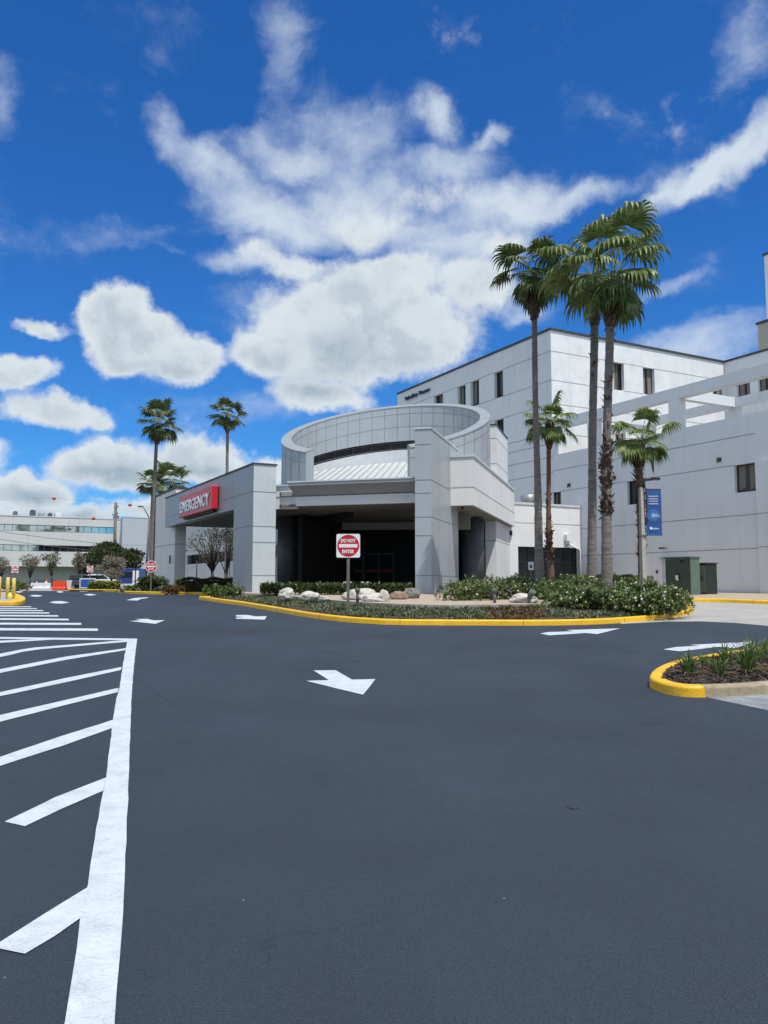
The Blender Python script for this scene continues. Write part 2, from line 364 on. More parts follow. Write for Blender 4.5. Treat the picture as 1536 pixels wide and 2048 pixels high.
ROWS = [i * 1.0 for i in range(-6, 62)] + [85]
def sheet_mb(poly, zf, xs=None, ys=None, mb=None):
    bm = bmesh.new(); f = bm.faces.new([bm.verts.new((p[0], p[1], 0)) for p in poly])
    y0 = min(p[1] for p in poly); y1 = max(p[1] for p in poly); x0 = min(p[0] for p in poly); x1 = max(p[0] for p in poly)
    for y in (ys if ys else [g[0] for g in GP]):
        if y0 < y < y1: bmesh.ops.bisect_plane(bm, geom=bm.verts[:] + bm.edges[:] + bm.faces[:], plane_co=(0, y, 0), plane_no=(0, 1, 0))
    for x in (xs or []):
        if x0 < x < x1: bmesh.ops.bisect_plane(bm, geom=bm.verts[:] + bm.edges[:] + bm.faces[:], plane_co=(x, 0, 0), plane_no=(1, 0, 0))
    bmesh.ops.recalc_face_normals(bm, faces=bm.faces[:])
    bm.normal_update()
    if bm.faces[:] and bm.faces[:][0].normal.z < 0: bmesh.ops.reverse_faces(bm, faces=bm.faces[:])
    bm.verts.index_update()
    mb = mb or MB(); mb.add([(v.co.x, v.co.y, zf(v.co.x, v.co.y)) for v in bm.verts], [[v.index for v in f.verts] for f in bm.faces]); bm.free()
    return mb
def gz(off): return lambda x, y: G(y) + off
def frange(a, b, st):
    out = []
    while a < b: out.append(a); a += st
    return out
def smooth(pts, k=6, closed=False):
    out = []; n = len(pts); pts = [Vector(p) for p in pts]
    rng = range(n) if closed else range(n - 1)
    for i in rng:
        g = (lambda j: pts[j % n]) if closed else (lambda j: pts[max(0, min(n - 1, j))])
        a, b, c, d = g(i - 1), g(i), g(i + 1), g(i + 2)
        for t in range(k):
            t = t / k; out.append(.5 * ((2 * b) + (c - a) * t + (2 * a - 5 * b + 4 * c - d) * t * t + (3 * b - a - 3 * c + d) * t ** 3))
    if not closed: out.append(pts[-1])
    return out
def offset(path, d, closed=False):
    """offset to the left of travel by d"""
    out = []; n = len(path)
    for i, p in enumerate(path):
        a = path[(i - 1) % n] if closed else path[max(i - 1, 0)]; b = path[(i + 1) % n] if closed else path[min(i + 1, n - 1)]
        t = Vector((b[0] - a[0], b[1] - a[1])).normalized(); out.append(Vector((p[0] - t.y * d, p[1] + t.x * d)))
    return out
def kerb(name, path, w=.17, h=.15, closed=False, m='yellow', side=1, base=None, parent=None):
    """path = outer foot of the kerb; kerb body lies on the left (side=1)"""
    prof = [(0, -.05), (.012, h * .75), (.025, h * .93), (.05, h), (w - .02, h), (w, h - .02), (w, -.05)]
    mb = MB(); rows = []
    for (o_, z_) in prof:
        pp = offset(path, o_ * side, closed); rows.append([(p.x, p.y, (base(p.y) if base else G(p.y)) + z_) for p in pp])
    n = len(path); k = len(prof); mb.v = [rows[j][i] for i in range(n) for j in range(k)]
    for i in range(n if closed else n - 1):
        for j in range(k - 1):
            a = i * k + j; b = ((i + 1) % n) * k + j
            f = [a, b, b + 1, a + 1]; mb.f.append(f[::-1] if side < 0 else f); mb.mi.append(0); mb.sm.append(j in (1, 2, 3))
    if not closed:
        for e in (0, (n - 1) * k): mb.f.append([e + j for j in range(k)]); mb.mi.append(0); mb.sm.append(False)
    # construction joints every three metres
    acc = 0; mb.m = 1
    for i in range(1, n - 1):
        acc += (path[i] - path[i - 1]).length
        if acc < 3: continue
        acc = 0; t = (path[i + 1] - path[i]).normalized() * .007
        rr_ = [(Vector(rows[j][i][:2]), rows[j][i][2]) for j in range(k)]; nx = (Vector(rows[-1][i][:2]) - Vector(rows[0][i][:2])).normalized()
        for j in range(k - 1):
            (p, z0), (q, z1) = rr_[j], rr_[j + 1]; e = .004
            p2 = p - nx * (e if j < 4 else -e); q2 = q - nx * (e if j < 3 else -e); z0 += e if j > 1 else 0; z1 += e if j > 0 else 0
            mb.quad((p2.x - t.x, p2.y - t.y, z0), (p2.x + t.x, p2.y + t.y, z0), (q2.x + t.x, q2.y + t.y, z1), (q2.x - t.x, q2.y - t.y, z1))
    return structure(link(name, mb, [m, 'kerbjoint']))

# wall with rectangular openings
def wall_open(mb, O, D, s0, s1, z0, z1, ops, Nn, rec=.25, sill=None):
    """ops: (sa,sb,za,zb). Nn outward normal. wall face + reveals"""
    ss = sorted(set([s0, s1] + [o[0] for o in ops] + [o[1] for o in ops])); zs = sorted(set([z0, z1] + [o[2] for o in ops] + [o[3] for o in ops]))
    ss = [s for s in ss if s0 <= s <= s1]; zs = [z for z in zs if z0 <= z <= z1]
    pt = lambda s, z, b=0: (O + D * s - Nn * b) * 1 + ZZ * (z - O.z)
    flip = D.cross(ZZ).dot(Nn) < 0
    def q(a, b, c, d): mb.quad(*( (d, c, b, a) if flip else (a, b, c, d)))
    for i in range(len(ss) - 1):
        for j in range(len(zs) - 1):
            cs = (ss[i] + ss[i + 1]) / 2; cz = (zs[j] + zs[j + 1]) / 2
            if any(o[0] < cs < o[1] and o[2] < cz < o[3] for o in ops): continue
            q(pt(ss[i], zs[j]), pt(ss[i + 1], zs[j]), pt(ss[i + 1], zs[j + 1]), pt(ss[i], zs[j + 1]))
    for a, b, c, d in ops:
        q(pt(a, c), pt(a, c, rec), pt(a, d, rec), pt(a, d)) if False else None
        for (p1, p2) in (((a, c), (b, c)), ((b, c), (b, d)), ((b, d), (a, d)), ((a, d), (a, c))):
            mb.quad(pt(*p1), pt(*p2), pt(*p2, rec), pt(*p1, rec))
def strip(mb, O, D, s0, s1, z, Nn, w=.05, off=.006):
    pt = lambda s, zz: O + D * s + Nn * off + ZZ * (zz - O.z)
    a, b, c, d = pt(s0, z - w / 2), pt(s1, z - w / 2), pt(s1, z + w / 2), pt(s0, z + w / 2)
    if D.cross(ZZ).dot(Nn) < 0: a, b, c, d = d, c, b, a
    mb.quad(a, b, c, d)
def vstrip(mb, O, D, s, z0, z1, Nn, w=.04, off=.006):
    pt = lambda s_, zz: O + D * s_ + Nn * off + ZZ * (zz - O.z)
    a, b, c, d = pt(s - w / 2, z0), pt(s + w / 2, z0), pt(s + w / 2, z1), pt(s - w / 2, z1)
    if D.cross(ZZ).dot(Nn) < 0: a, b, c, d = d, c, b, a
    mb.quad(a, b, c, d)
def window(parent, O, D, a, b, c, d, Nn, rec=.22, mull=1, curtain=0, fw=.06, cm='curtain', glass='glass', transom=None):
    """frame > pane"""
    pt = lambda s, z, o=0: O + D * s + Nn * (-rec + o) + ZZ * (z - O.z)
    fr = MB(); fr.box(pt(a, c, 0), D * fw, Nn * .06, ZZ * (d - c)); fr.box(pt(b - fw, c, 0), D * fw, Nn * .06, ZZ * (d - c))
    fr.box(pt(a + fw, c, 0), D * (b - a - 2 * fw), Nn * .055, ZZ * fw); fr.box(pt(a + fw, d - fw, 0), D * (b - a - 2 * fw), Nn * .055, ZZ * fw)
    for i in range(1, mull + 1):
        s = a + (b - a) * i / (mull + 1); fr.box(pt(s - fw / 2, c + fw, 0), D * fw, Nn * .05, ZZ * (d - c - 2 * fw))
    if transom: fr.box(pt(a + fw, transom, 0), D * (b - a - 2 * fw), Nn * .045, ZZ * fw * .8)
    f = link('window', fr, 'darkmetal', parent)
    pn = MB(); pn.quad(pt(a, c, .01), pt(b, c, .01), pt(b, d, .01), pt(a, d, .01)); mats = [glass]
    p = None
    if curtain:
        mats.append(cm); pn.m = 1; wdt = b - a
        segs = {1: ((.05, .42), (.62, .95)), 2: ((.1, .62),), 3: ((.08, .4), (.55, .92)), 4: ((.4, .92),)}[curtain]
        for (u0, u1) in segs:
            pn.quad(pt(a + wdt * u0, c + .25 * R.random() * (d - c), .018), pt(a + wdt * u1, c + .1, .018), pt(a + wdt * u1 * .97 + .02, d - .05, .018), pt(a + wdt * u0, d - .05, .018))
    link('pane', pn, mats, f)
    return f
# ------------------------------------------------------------------ light and sky
SUN_AZ = radians(150); SUN_EL = radians(66)
SKY_STR = 0.10
def build_world():
    w = bpy.data.worlds.new('World'); sc.world = w; w.use_nodes = True; nt = w.node_tree; N = nt.nodes
    bg = N['Background']; bg.inputs['Strength'].default_value = SKY_STR
    sky = N.new('ShaderNodeTexSky'); sky.sky_type = 'NISHITA'; sky.sun_disc = False; sky.sun_elevation = SUN_EL; sky.sun_rotation = SUN_AZ
    sky.air_density = 1.0; sky.dust_density = .3; sky.ozone_density = 3.0
    hs = N.new('ShaderNodeHueSaturation'); hs.inputs['Saturation'].default_value = 1.18; hs.inputs['Value'].default_value = 1.0; lk(nt, sky.outputs[0], hs.inputs['Color'])
    gm = N.new('ShaderNodeMix'); gm.data_type = 'RGBA'; gm.blend_type = 'MULTIPLY'; gm.inputs['Factor'].default_value = 1; gm.inputs['B'].default_value = (.30, .74, 1.18, 1); lk(nt, hs.outputs[0], gm.inputs['A'])
    tc = N.new('ShaderNodeTexCoord'); d = tc.outputs['Generated']
    def M2(op, a, b=None, c=None):
        x = N.new('ShaderNodeMath'); x.operation = op
        for i, v in enumerate((a, b, c)):
            if v is None: continue
            if isinstance(v, (int, float)): x.inputs[i].default_value = v
            else: lk(nt, v, x.inputs[i])
        return x.outputs[0]
    def VM(op, a, b=None, c=None):
        x = N.new('ShaderNodeVectorMath'); x.operation = op
        for i, v in enumerate((a, b, c)):
            if v is None: continue
            if isinstance(v, tuple): x.inputs[i].default_value = v
            else: lk(nt, v, x.inputs[i])
        return x.outputs[0]
    def noise(vec, s, det, r=.55, dist=0, col=False):
        n = N.new('ShaderNodeTexNoise'); n.inputs['Scale'].default_value = s; n.inputs['Detail'].default_value = det; n.inputs['Roughness'].default_value = r; n.inputs['Distortion'].default_value = dist
        lk(nt, vec, n.inputs['Vector']); return n.outputs['Color' if col else 'Fac']
    def mr(v, a, b, c=0, d_=1, sm=True):
        r = N.new('ShaderNodeMapRange'); r.interpolation_type = 'SMOOTHSTEP' if sm else 'LINEAR'
        for k, x in zip(('From Min', 'From Max', 'To Min', 'To Max'), (a, b, c, d_)):
            if isinstance(x, (int, float)): r.inputs[k].default_value = x
            else: lk(nt, x, r.inputs[k])
        lk(nt, v, r.inputs['Value']); return r.outputs[0]
    sp = N.new('ShaderNodeSeparateXYZ'); lk(nt, VM('NORMALIZE', d), sp.inputs[0])
    az = M2('ARCTAN2', sp.outputs[0], sp.outputs[1]); el = M2('ARCSINE', sp.outputs[2])
    cb = N.new('ShaderNodeCombineXYZ'); lk(nt, az, cb.inputs[0]); lk(nt, el, cb.inputs[1]); ae = cb.outputs[0]
    # warp so that the cloud outlines billow
    wn = noise(ae, 7, 5, .6, 0, True); wv = VM('MULTIPLY', VM('SUBTRACT', wn, (.5, .5, .5)), (.085, .07, 0))
    wn2 = noise(ae, 26, 4, .6, 0, True); wv2 = VM('MULTIPLY', VM('SUBTRACT', wn2, (.5, .5, .5)), (.026, .024, 0))
    aw = VM('ADD', VM('ADD', ae, wv), wv2)
    def blobs(vec, lst, start=None):
        acc = None
        for (px, py, rx, ry, ang, wt) in lst:
            r = ray(px, py).normalized(); a0 = atan2(r.x, r.y); e0 = asin(r.z); k = cos(e0)
            mp = N.new('ShaderNodeMapping'); mp.vector_type = 'TEXTURE'
            mp.inputs['Location'].default_value = (a0, e0, 0); mp.inputs['Rotation'].default_value = (0, 0, radians(ang)); mp.inputs['Scale'].default_value = (rx / 1600 / k, ry / 1600, 1)
            # each blob waits for the one before it (keeps the shader's working memory small)
            dep = acc if acc is not None else start
            lk(nt, vec if dep is None else VM('MULTIPLY_ADD', dep, (1e-7, 1e-7, 0), vec), mp.inputs['Vector'])
            ln = VM('LENGTH', mp.outputs[0]); n = ln.node.outputs['Value']
            v = mr(n, 0, 1.25, wt, 0)
            acc = v if acc is None else M2('SMOOTH_MAX', acc, v, .35)
        return acc
    CUM = [(740, 650, 300, 150, 0, 1.15), (800, 650, 190, 130, 0, 1), (700, 710, 250, 100, 0, 1), (540, 700, 120, 80, 10, 1), (870, 680, 100, 90, 0, 1), (700, 610, 150, 80, 0, .95), (640, 790, 170, 60, 0, .9), (940, 560, 150, 90, -8, .85), (790, 540, 200, 70, 5, .80),
           (610, 530, 190, 55, -10, .68), (720, 440, 150, 80, 0, .60), (1010, 480, 130, 60, 0, .58), (860, 400, 160, 50, 0, .55),
           (228, 625, 90, 95, 0, 1.15), (275, 690, 110, 95, 0, 1.15), (375, 715, 110, 80, 8, 1.1), (90, 645, 88, 34, -14, .80), (50, 745, 120, 50, 0, .9), (110, 825, 140, 52, -8, .9), (190, 850, 60, 40, 0, .75),
           (230, 935, 190, 62, 0, 1), (400, 925, 150, 60, 0, 1), (530, 955, 130, 55, 0, .95), (40, 970, 120, 50, 0, .95), (-60, 890, 130, 60, 0, .9), (110, 1020, 260, 34, 0, .9), (380, 1020, 260, 50, 0, .95)]
    WSP = [(350, 265, 90, 70, -30, .85), (440, 330, 130, 80, -22, .95), (520, 290, 100, 60, 0, .8), (590, 320, 170, 80, -5, .95), (560, 430, 220, 90, -10, 1.05), (720, 400, 240, 110, 0, 1.05), (870, 250, 80, 60, -50, 1.05), (960, 285, 100, 36, 20, .95), (900, 340, 170, 70, 0, .95), (1010, 400, 220, 75, 0, 1.1), (1150, 400, 150, 45, 10, .9), (900, 470, 220, 90, 0, 1.05),
           (1430, 320, 210, 40, 30, 1.25), (1520, 270, 130, 55, 22, 1.2), (1310, 390, 80, 40, 30, 1.0), (560, 110, 90, 220, 4, .62), (690, 270, 240, 150, 0, .68), (330, 40, 150, 80, 0, .50), (250, 460, 280, 60, 12, .55), (480, 520, 120, 40, 0, .9),
           (1400, 700, 240, 85, 0, .95), (1300, 590, 150, 24, 12, .66), (1060, 620, 90, 30, 10, .75), (0, 200, 50, 150, 0, .55), (1500, 110, 130, 160, 0, .58), (340, 490, 80, 18, -20, .65), (560, 640, 240, 160, 0, .6), (500, 820, 200, 90, 0, .65)]
    fb = noise(ae, 9, 9, .60); fb2 = noise(ae, 33, 6, .6)
    det = M2('ADD', M2('MULTIPLY', M2('SUBTRACT', fb, .5), .92), M2('MULTIPLY', M2('SUBTRACT', fb2, .5), .28))
    cA = blobs(aw, CUM); dA = M2('ADD', cA, det)
    # grey undersides and cores where the cloud is deep, roughened by the difference of the noise towards the sun
    SHD = [(690, 700, 120, 70, 0, .62), (820, 745, 120, 55, 0, .8), (620, 770, 130, 45, 0, .9), (560, 720, 60, 40, 0, .5), (700, 480, 150, 60, 0, .38), (320, 750, 120, 38, 0, .75), (235, 690, 60, 40, 0, .4), (250, 960, 190, 34, 0, .9), (430, 950, 150, 30, 0, .7), (60, 790, 90, 24, 0, .8), (120, 860, 110, 18, 0, .7), (50, 985, 110, 24, 0, .8), (100, 672, 60, 12, 0, .7), (200, 1020, 300, 26, 0, .6)]
    cS = blobs(VM('ADD', ae, VM('MULTIPLY', wv, (.5, .5, 0))), SHD, cA)
    aeu = VM('ADD', ae, (.008, .020, 0)); fbu = noise(aeu, 9, 7, .60)
    lit = mr(M2('SUBTRACT', fb, fbu), -.10, .07)
    aA = mr(dA, .34, .64)
    thick = mr(dA, .40, .95)
    sh = M2('SUBTRACT', 1, M2('MULTIPLY', M2('MINIMUM', 1, M2('ADD', M2('MULTIPLY', cS, 1.15), M2('MULTIPLY', M2('SUBTRACT', 1, lit), .36))), thick))
    # wisps: stretched noise
    ms = N.new('ShaderNodeMapping'); ms.inputs['Rotation'].default_value = (0, 0, radians(-28)); ms.inputs['Scale'].default_value = (3.4, 8.5, 1); lk(nt, aw, ms.inputs['Vector'])
    fw = noise(ms.outputs[0], 1.9, 9, .62, .35)
    cW = blobs(aw, WSP, cS); dW = M2('ADD', cW, M2('MULTIPLY', M2('SUBTRACT', fw, .5), .9)); dW = M2('ADD', dW, M2('MULTIPLY', M2('SUBTRACT', fb, .5), .95))
    aW = M2('MULTIPLY', mr(dW, .30, 1.22), .92)
    shade = N.new('ShaderNodeMix'); shade.data_type = 'RGBA'; lk(nt, sh, shade.inputs['Factor'])
    K = 1 / SKY_STR
    shade.inputs['A'].default_value = (.30 * K, .39 * K, .47 * K, 1); shade.inputs['B'].default_value = (.66 * K, .71 * K, .74 * K, 1)
    m1 = N.new('ShaderNodeMix'); m1.data_type = 'RGBA'; lk(nt, aW, m1.inputs['Factor']); lk(nt, gm.outputs['Result'], m1.inputs['A']); m1.inputs['B'].default_value = (.60 * K, .68 * K, .75 * K, 1)
    m2 = N.new('ShaderNodeMix'); m2.data_type = 'RGBA'; lk(nt, M2('MULTIPLY', aA, mr(thick, 0, .5, .80, .985)), m2.inputs['Factor']); lk(nt, m1.outputs['Result'], m2.inputs['A']); lk(nt, shade.outputs['Result'], m2.inputs['B'])
    # broken cloud added out of view, beside, above and behind, to brighten shade neutrally
    away = M2('MAXIMUM', mr(M2('ABSOLUTE', az), .56, .80), mr(el, .74, .95))
    nb = noise(d, 2.6, 7, .58); aB = M2('MULTIPLY', M2('MULTIPLY', mr(nb, .42, .56), away), .95)
    cbk = N.new('ShaderNodeMix'); cbk.data_type = 'RGBA'; lk(nt, mr(nb, .50, .70), cbk.inputs['Factor']); cbk.inputs['A'].default_value = (.80 * K, .84 * K, .87 * K, 1); cbk.inputs['B'].default_value = (.50 * K, .57 * K, .63 * K, 1)
    m3 = N.new('ShaderNodeMix'); m3.data_type = 'RGBA'; lk(nt, aB, m3.inputs['Factor']); lk(nt, m2.outputs['Result'], m3.inputs['A']); lk(nt, cbk.outputs['Result'], m3.inputs['B'])
    lk(nt, m3.outputs['Result'], bg.inputs['Color'])
    w.cycles.sampling_method = 'MANUAL'; w.cycles.sample_map_resolution = 512
build_world()
sun = bpy.data.lights.new('sun', 'SUN'); sun.energy = 3.7; sun.angle = radians(.53); sun.color = (1, .955, .89)
so = bpy.data.objects.new('sun', sun); COL.objects.link(so)
sd = Vector((sin(SUN_AZ) * cos(SUN_EL), cos(SUN_AZ) * cos(SUN_EL), sin(SUN_EL)))
so.rotation_euler = sd.to_track_quat('Z', 'Y').to_euler(); so.location = (0, 0, 60)
vs_ = sc.view_settings; vs_.view_transform = 'Standard'; vs_.look = 'None'; vs_.exposure = .22; vs_.gamma = 1; vs_.use_curve_mapping = False
sc.cycles.max_bounces = 5; sc.cycles.diffuse_bounces = 2; sc.cycles.transparent_max_bounces = 6

# ------------------------------------------------------------------ ground
XS = [-400, -100, 0, 100, 400]
structure(link('ground', sheet_mb([(-900, -80), (900, -80), (900, 1500), (-900, 1500)], gz(-.006)), 'grass', origin=(0, 0, 0)))
structure(link('asphalt', sheet_mb([(-70, -20), (40, -20), (40, 62), (20, 62), (-16, 62), (-70, 64)], gz(0)), 'asphalt', origin=(0, 0, 0)))
structure(link('street', sheet_mb([(-140, 64.2), (-16, 62.1), (40, 62.1), (40, 98), (-140, 98)], gz(.0)), 'concrete', origin=(0, 0, 0)))
# concrete driveway on the right
cd = [hit(1240, 1248), hit(1330, 1243.5), hit(1400, 1243), hit(1470, 1246), hit(1536, 1252), hit(1700, 1268), Vector((40, 20)), Vector((40, 42)), Vector((6, 42)), hit(1290, 1215)]
structure(link('concrete_driveway', sheet_mb(cd, gz(.004)), 'concrete', origin=(0, 0, 0)))
# bare patch of old pavement beside the foreground bed
op = [hit(1400, 1392), hit(1440, 1401), hit(1536, 1421), hit(1750, 1475), hit(1800, 1370), hit(1536, 1370)]
M['oldpave'] = mat('old_grey_pavement', (.26, .28, .29), .9, var=.25, vs=3, bump=.8, bs=60, fine=.3)
structure(link('old_pavement', sheet_mb(op, gz(.004)), 'oldpave', origin=(0, 0, 0)))

# ------------------------------------------------------------------ painted markings
def jig(a, b, n, amp):
    """point list a->b with slightly uneven edge"""
    out = []; t = (b - a); nn = Vector((-t.y, t.x)).normalized()
    for i in range(n):
        out.append(a + t * (i / n) + (nn * R.uniform(-amp, amp) if 0 < i else nn * 0))
    return out
def rough(poly, seg=.18, amp=.005):
    out = []
    for i in range(len(poly)):
        a, b = Vector(poly[i]), Vector(poly[(i + 1) % len(poly)]); L = (b - a).length; out += jig(a, b, max(1, min(60, int(L / seg))), amp)
    return out
def mark(name, pix, off=.004, seg=.18, amp=.005, label=None, cat='road marking', group=None):
    poly = rough([hit(*p) for p in pix], seg, amp)
    o = link(name, sheet_mb(poly, gz(off)), 'line')
    return o
# broad edge band and the oblique stripes running into it
H1 = [
 [(255, 1277.5), (274.5, 1277.5), (268, 1330), (264, 1380), (261.5, 1440), (259, 1500), (257, 1560), (255, 1620), (250, 1740), (246, 1830), (240, 1910), (233, 1985), (228, 2062), (127, 2062), (142, 1970), (160, 1840), (176, 1770), (186, 1700), (203, 1600), (212, 1560), (219, 1500), (226, 1440), (232, 1400), (238, 1380), (246, 1330)],
 [(-260, 1273), (0, 1274.5), (120, 1276), (255, 1277.5), (255, 1281), (120, 1280), (0, 1278.2), (-260, 1277)],
 [(-260, 1301), (0, 1281.8), (60, 1279.5), (110, 1279.5), (60, 1282.5), (0, 1286.2), (-260, 1309)],
 [(-260, 1352), (0, 1308), (25, 1303), (45, 1299), (70, 1295.5), (255, 1280.5), (254, 1284), (80, 1299), (45, 1304), (22, 1310), (0, 1314.5), (-260, 1362)],
 [(-260, 1402), (0, 1339), (130, 1314), (252, 1297), (250, 1301), (130, 1320.5), (0, 1346.5), (-260, 1413)],
 [(-260, 1462), (0, 1385), (130, 1357), (243, 1334.5), (242, 1340.5), (130, 1365.5), (0, 1393), (-260, 1477)],
 [(-260, 1545), (0, 1431), (130, 1401), (237, 1376.5), (236, 1385), (130, 1411), (0, 1444.5), (-260, 1563)],
 [(-200, 1608), (0, 1515), (120, 1474), (227, 1440), (224, 1457), (130, 1491), (0, 1533), (-180, 1622)],
 [(9, 1645), (110, 1596), (213, 1556), (206, 1583), (130, 1616), (50, 1654)],
 [(-4, 1889), (90, 1829), (176, 1776), (161, 1838), (110, 1874), (50, 1910), (-4, 1899)],
]
hat = thing('striped_marking', (*hit(150, 1500), .01), 'white painted border line with slanting hatch stripes on the asphalt at the left foreground', 'road marking')
for i, pp in enumerate(H1):
    mb = sheet_mb(rough([hit(*p) for p in pp], .22, .004), gz(.004 + (.002 if i else 0)))
    link('border_line' if i == 0 else 'stripe', mb, 'line', hat)
ends = [(62, 1213.5, 1213), (73, 1217.3, 1216.3), (86, 1221.5, 1220), (98, 1226.2, 1225), (116, 1232, 1230.5), (137, 1239.3, 1237.2), (162, 1248, 1247), (195, 1259.6, 1258)]
cw = thing('striped_marking', (*hit(60, 1235), .8), 'set of thin parallel white painted stripes on the asphalt below the yellow bollard island', 'road marking')
for (x, y, yl) in ends:
    t = .7 + (y - 1213) * .035
    link('stripe', sheet_mb(rough([hit(-160, yl - t), hit(x, y - t), hit(x + 1, y + t), hit(-160, yl + t)], .4, .004), gz(.004)), 'line', cw)
def zz(lst, x0, y0, s): return [(x0 + a / s, y0 + b / s) for a, b in lst]
arrows = [
 (zz([(300, 172), (660, 170), (920, 322), (1300, 312), (1100, 566), (185, 342), (545, 330)], 590, 1320, 8.084), 'large white arrow painted on the open asphalt in the middle foreground'),
 (zz([(155, 210), (280, 188), (670, 176), (560, 157), (1390, 130), (1035, 218), (860, 202), (300, 238)], 1060, 1240, 7.68), 'white arrow on the asphalt beside the yellow kerb of the flower bed, pointing right'),
 (zz([(228, 245), (390, 215), (690, 200), (550, 188), (1345, 150), (1135, 230), (920, 212), (440, 268)], 1290, 1260, 6.244), 'white arrow on the asphalt just behind the foreground lily bed, pointing right'),
 (zz([(90, 300), (205, 292), (145, 282), (262, 278), (322, 292), (430, 292), (340, 326)], 240, 1180, 4.8), 'white arrow on the asphalt left of the dark drain patch, pointing right'),
 (zz([(1113, 242), (1222, 240), (1300, 255), (1408, 252), (1388, 286), (1113, 277), (1113, 266), (1195, 262), (1113, 255)], 240, 1180, 4.8), 'white arrow directly above the dark drain patch near the yellow kerb'),
 (zz([(60, 98), (140, 78), (272, 70), (270, 76), (205, 86), (165, 102)], 240, 1180, 4.8), 'white arrow on the asphalt in front of the far yellow kerb by the round sign'),
 (zz([(945, 625), (1050, 600), (1180, 598), (1335, 625), (1180, 648), (1060, 645)], 0, 1140, 9.6), 'nearest of the small white arrows right of the yellow bollard island'),
 (zz([(560, 496), (640, 480), (730, 480), (820, 496), (720, 516), (660, 512)], 0, 1140, 9.6), 'second small white arrow beyond the yellow bollard island'),
 (zz([(290, 420), (350, 405), (450, 420), (360, 437)], 0, 1140, 9.6), 'small white arrow right behind the shorter yellow bollard'),
 (zz([(1080, 422), (1140, 405), (1230, 420), (1160, 438)], 0, 1140, 9.6), 'small white arrow in front of the orange barricade'),
 (zz([(985, 1236), (1060, 1225), (1145, 1237), (1060, 1248)], 0, 980, 5.9), 'small white arrow in front of the yellow-green hedge kerb'),
]
for i, (pp, lb) in enumerate(arrows):
    o = link('road_arrow', sheet_mb(rough([hit(*p) for p in pp], .3, .004), gz(.005)), 'line')
    tag(o, lb, 'road arrow', 'white arrows painted on the asphalt')
fl = link('road_line', sheet_mb([hit(97, 1180), hit(111, 1177.9), hit(111, 1178.9), hit(98, 1181.4)], gz(.005)), 'line'); tag(fl, 'short white line at the foot of the orange barricade', 'road marking')
fl = link('road_line', sheet_mb([hit(30, 1178), hit(40, 1178), hit(38, 1180), hit(30, 1180)], gz(.005)), 'line'); tag(fl, 'tiny white line behind the shorter yellow bollard', 'road marking')
fl = link('road_line', sheet_mb([hit(160, 1182), hit(176, 1181.5), hit(176, 1183), hit(160, 1183.5)], gz(.005)), 'line'); tag(fl, 'tiny white line at the foot of the far kerb under the yellow-green hedge', 'road marking')
# dark patch with a drain grate
M['tar'] = mat('fresh_tar', (.028, .030, .036), .8, var=.15, vs=8, bump=.5, bs=120)
dp = [hit(*p) for p in zz([(1020, 385), (1160, 372), (1280, 362), (1360, 375), (1395, 388), (1300, 395), (1150, 405)], 240, 1180, 4.8)]
structure(link('asphalt_patch', sheet_mb(smooth(dp, 4, True), gz(.004)), 'tar'))

# hairline cracks and a tar seam
def crack(pix, w=.014):
    pts = [hit(*p) for p in pix]; fine_ = []
    for a, b in zip(pts, pts[1:]):
        n = max(2, int((b - a).length / .12)); fine_ += [a.lerp(b, i / n) + Vector((R.uniform(-.012, .012), R.uniform(-.012, .012))) for i in range(n)]
    fine_.append(pts[-1]); n = len(fine_); ws = [w * (.35 + .65 * sin(pi * i / (n - 1))) * R.uniform(.5, 1.3) for i in range(n)]
    l = [p + Vector((-ws[i] / 2, ws[i] / 2)) for i, p in enumerate(fine_)]; r = [p + Vector((ws[i] / 2, -ws[i] / 2)) for i, p in enumerate(fine_)]
    mb = MB()
    for i in range(n - 1): mb.quad(*[(q.x, q.y, G(q.y) + .004) for q in (l[i], r[i], r[i + 1], l[i + 1])])
    structure(link('pavement_crack', mb, 'tar'))
crack([(268, 1355), (300, 1378), (335, 1400), (372, 1432)], .018)
crack([(560, 1300), (600, 1293), (650, 1302), (700, 1318), (742, 1336)], .022)
crack([(640, 1404), (690, 1424), (730, 1442)], .012)
crack([(1130, 1612), (1146, 1618), (1158, 1616)], .02)
crack([(1240, 1450), (1330, 1447), (1420, 1452), (1536, 1466)], .012)
# ------------------------------------------------------------------ main flower island
front_px = [(397, 1199), (430, 1204), (470, 1209.5), (540, 1221.5), (610, 1234), (680, 1243), (740, 1247.5), (800, 1250), (960, 1251), (1100, 1251), (1210, 1248), (1300, 1241.5), (1350, 1235.5), (1378, 1229.5), (1388, 1223.5)]
fr = [hit(*p) for p in front_px]
back = [Vector((fr[-1].x + .25, fr[-1].y + 1.6)), Vector((11.2, 29.5)), Vector((10.6, 33.5)), Vector((9.2, 37.5)), Vector((5.5, 39.5)), Vector((2.4, 40.2)), Vector((0.6, 38.0)), Vector((-2.2, 38.6)), Vector((-4.7, 39.0)), Vector((-6.6, 37.6)), Vector((-7.7, 36.0))]
loop = smooth(fr + back, 5, True)
kerb('yellow_kerb', loop, closed=True)
inner = offset(loop, .15)
def dist_path(x, y, path):
    best = 1e9; n = len(path)
    for i in range(n):
        a = path[i]; b = path[(i + 1) % n]; abx, aby = b.x - a.x, b.y - a.y
        t = max(0, min(1, ((x - a.x) * abx + (y - a.y) * aby) / (abx * abx + aby * aby + 1e-9)))
        best = min(best, (x - a.x - abx * t) ** 2 + (y - a.y - aby * t) ** 2)
    return sqrt(best)
ZB = 1.0
def zbed(y): return .90 + .021 * (y - 25)
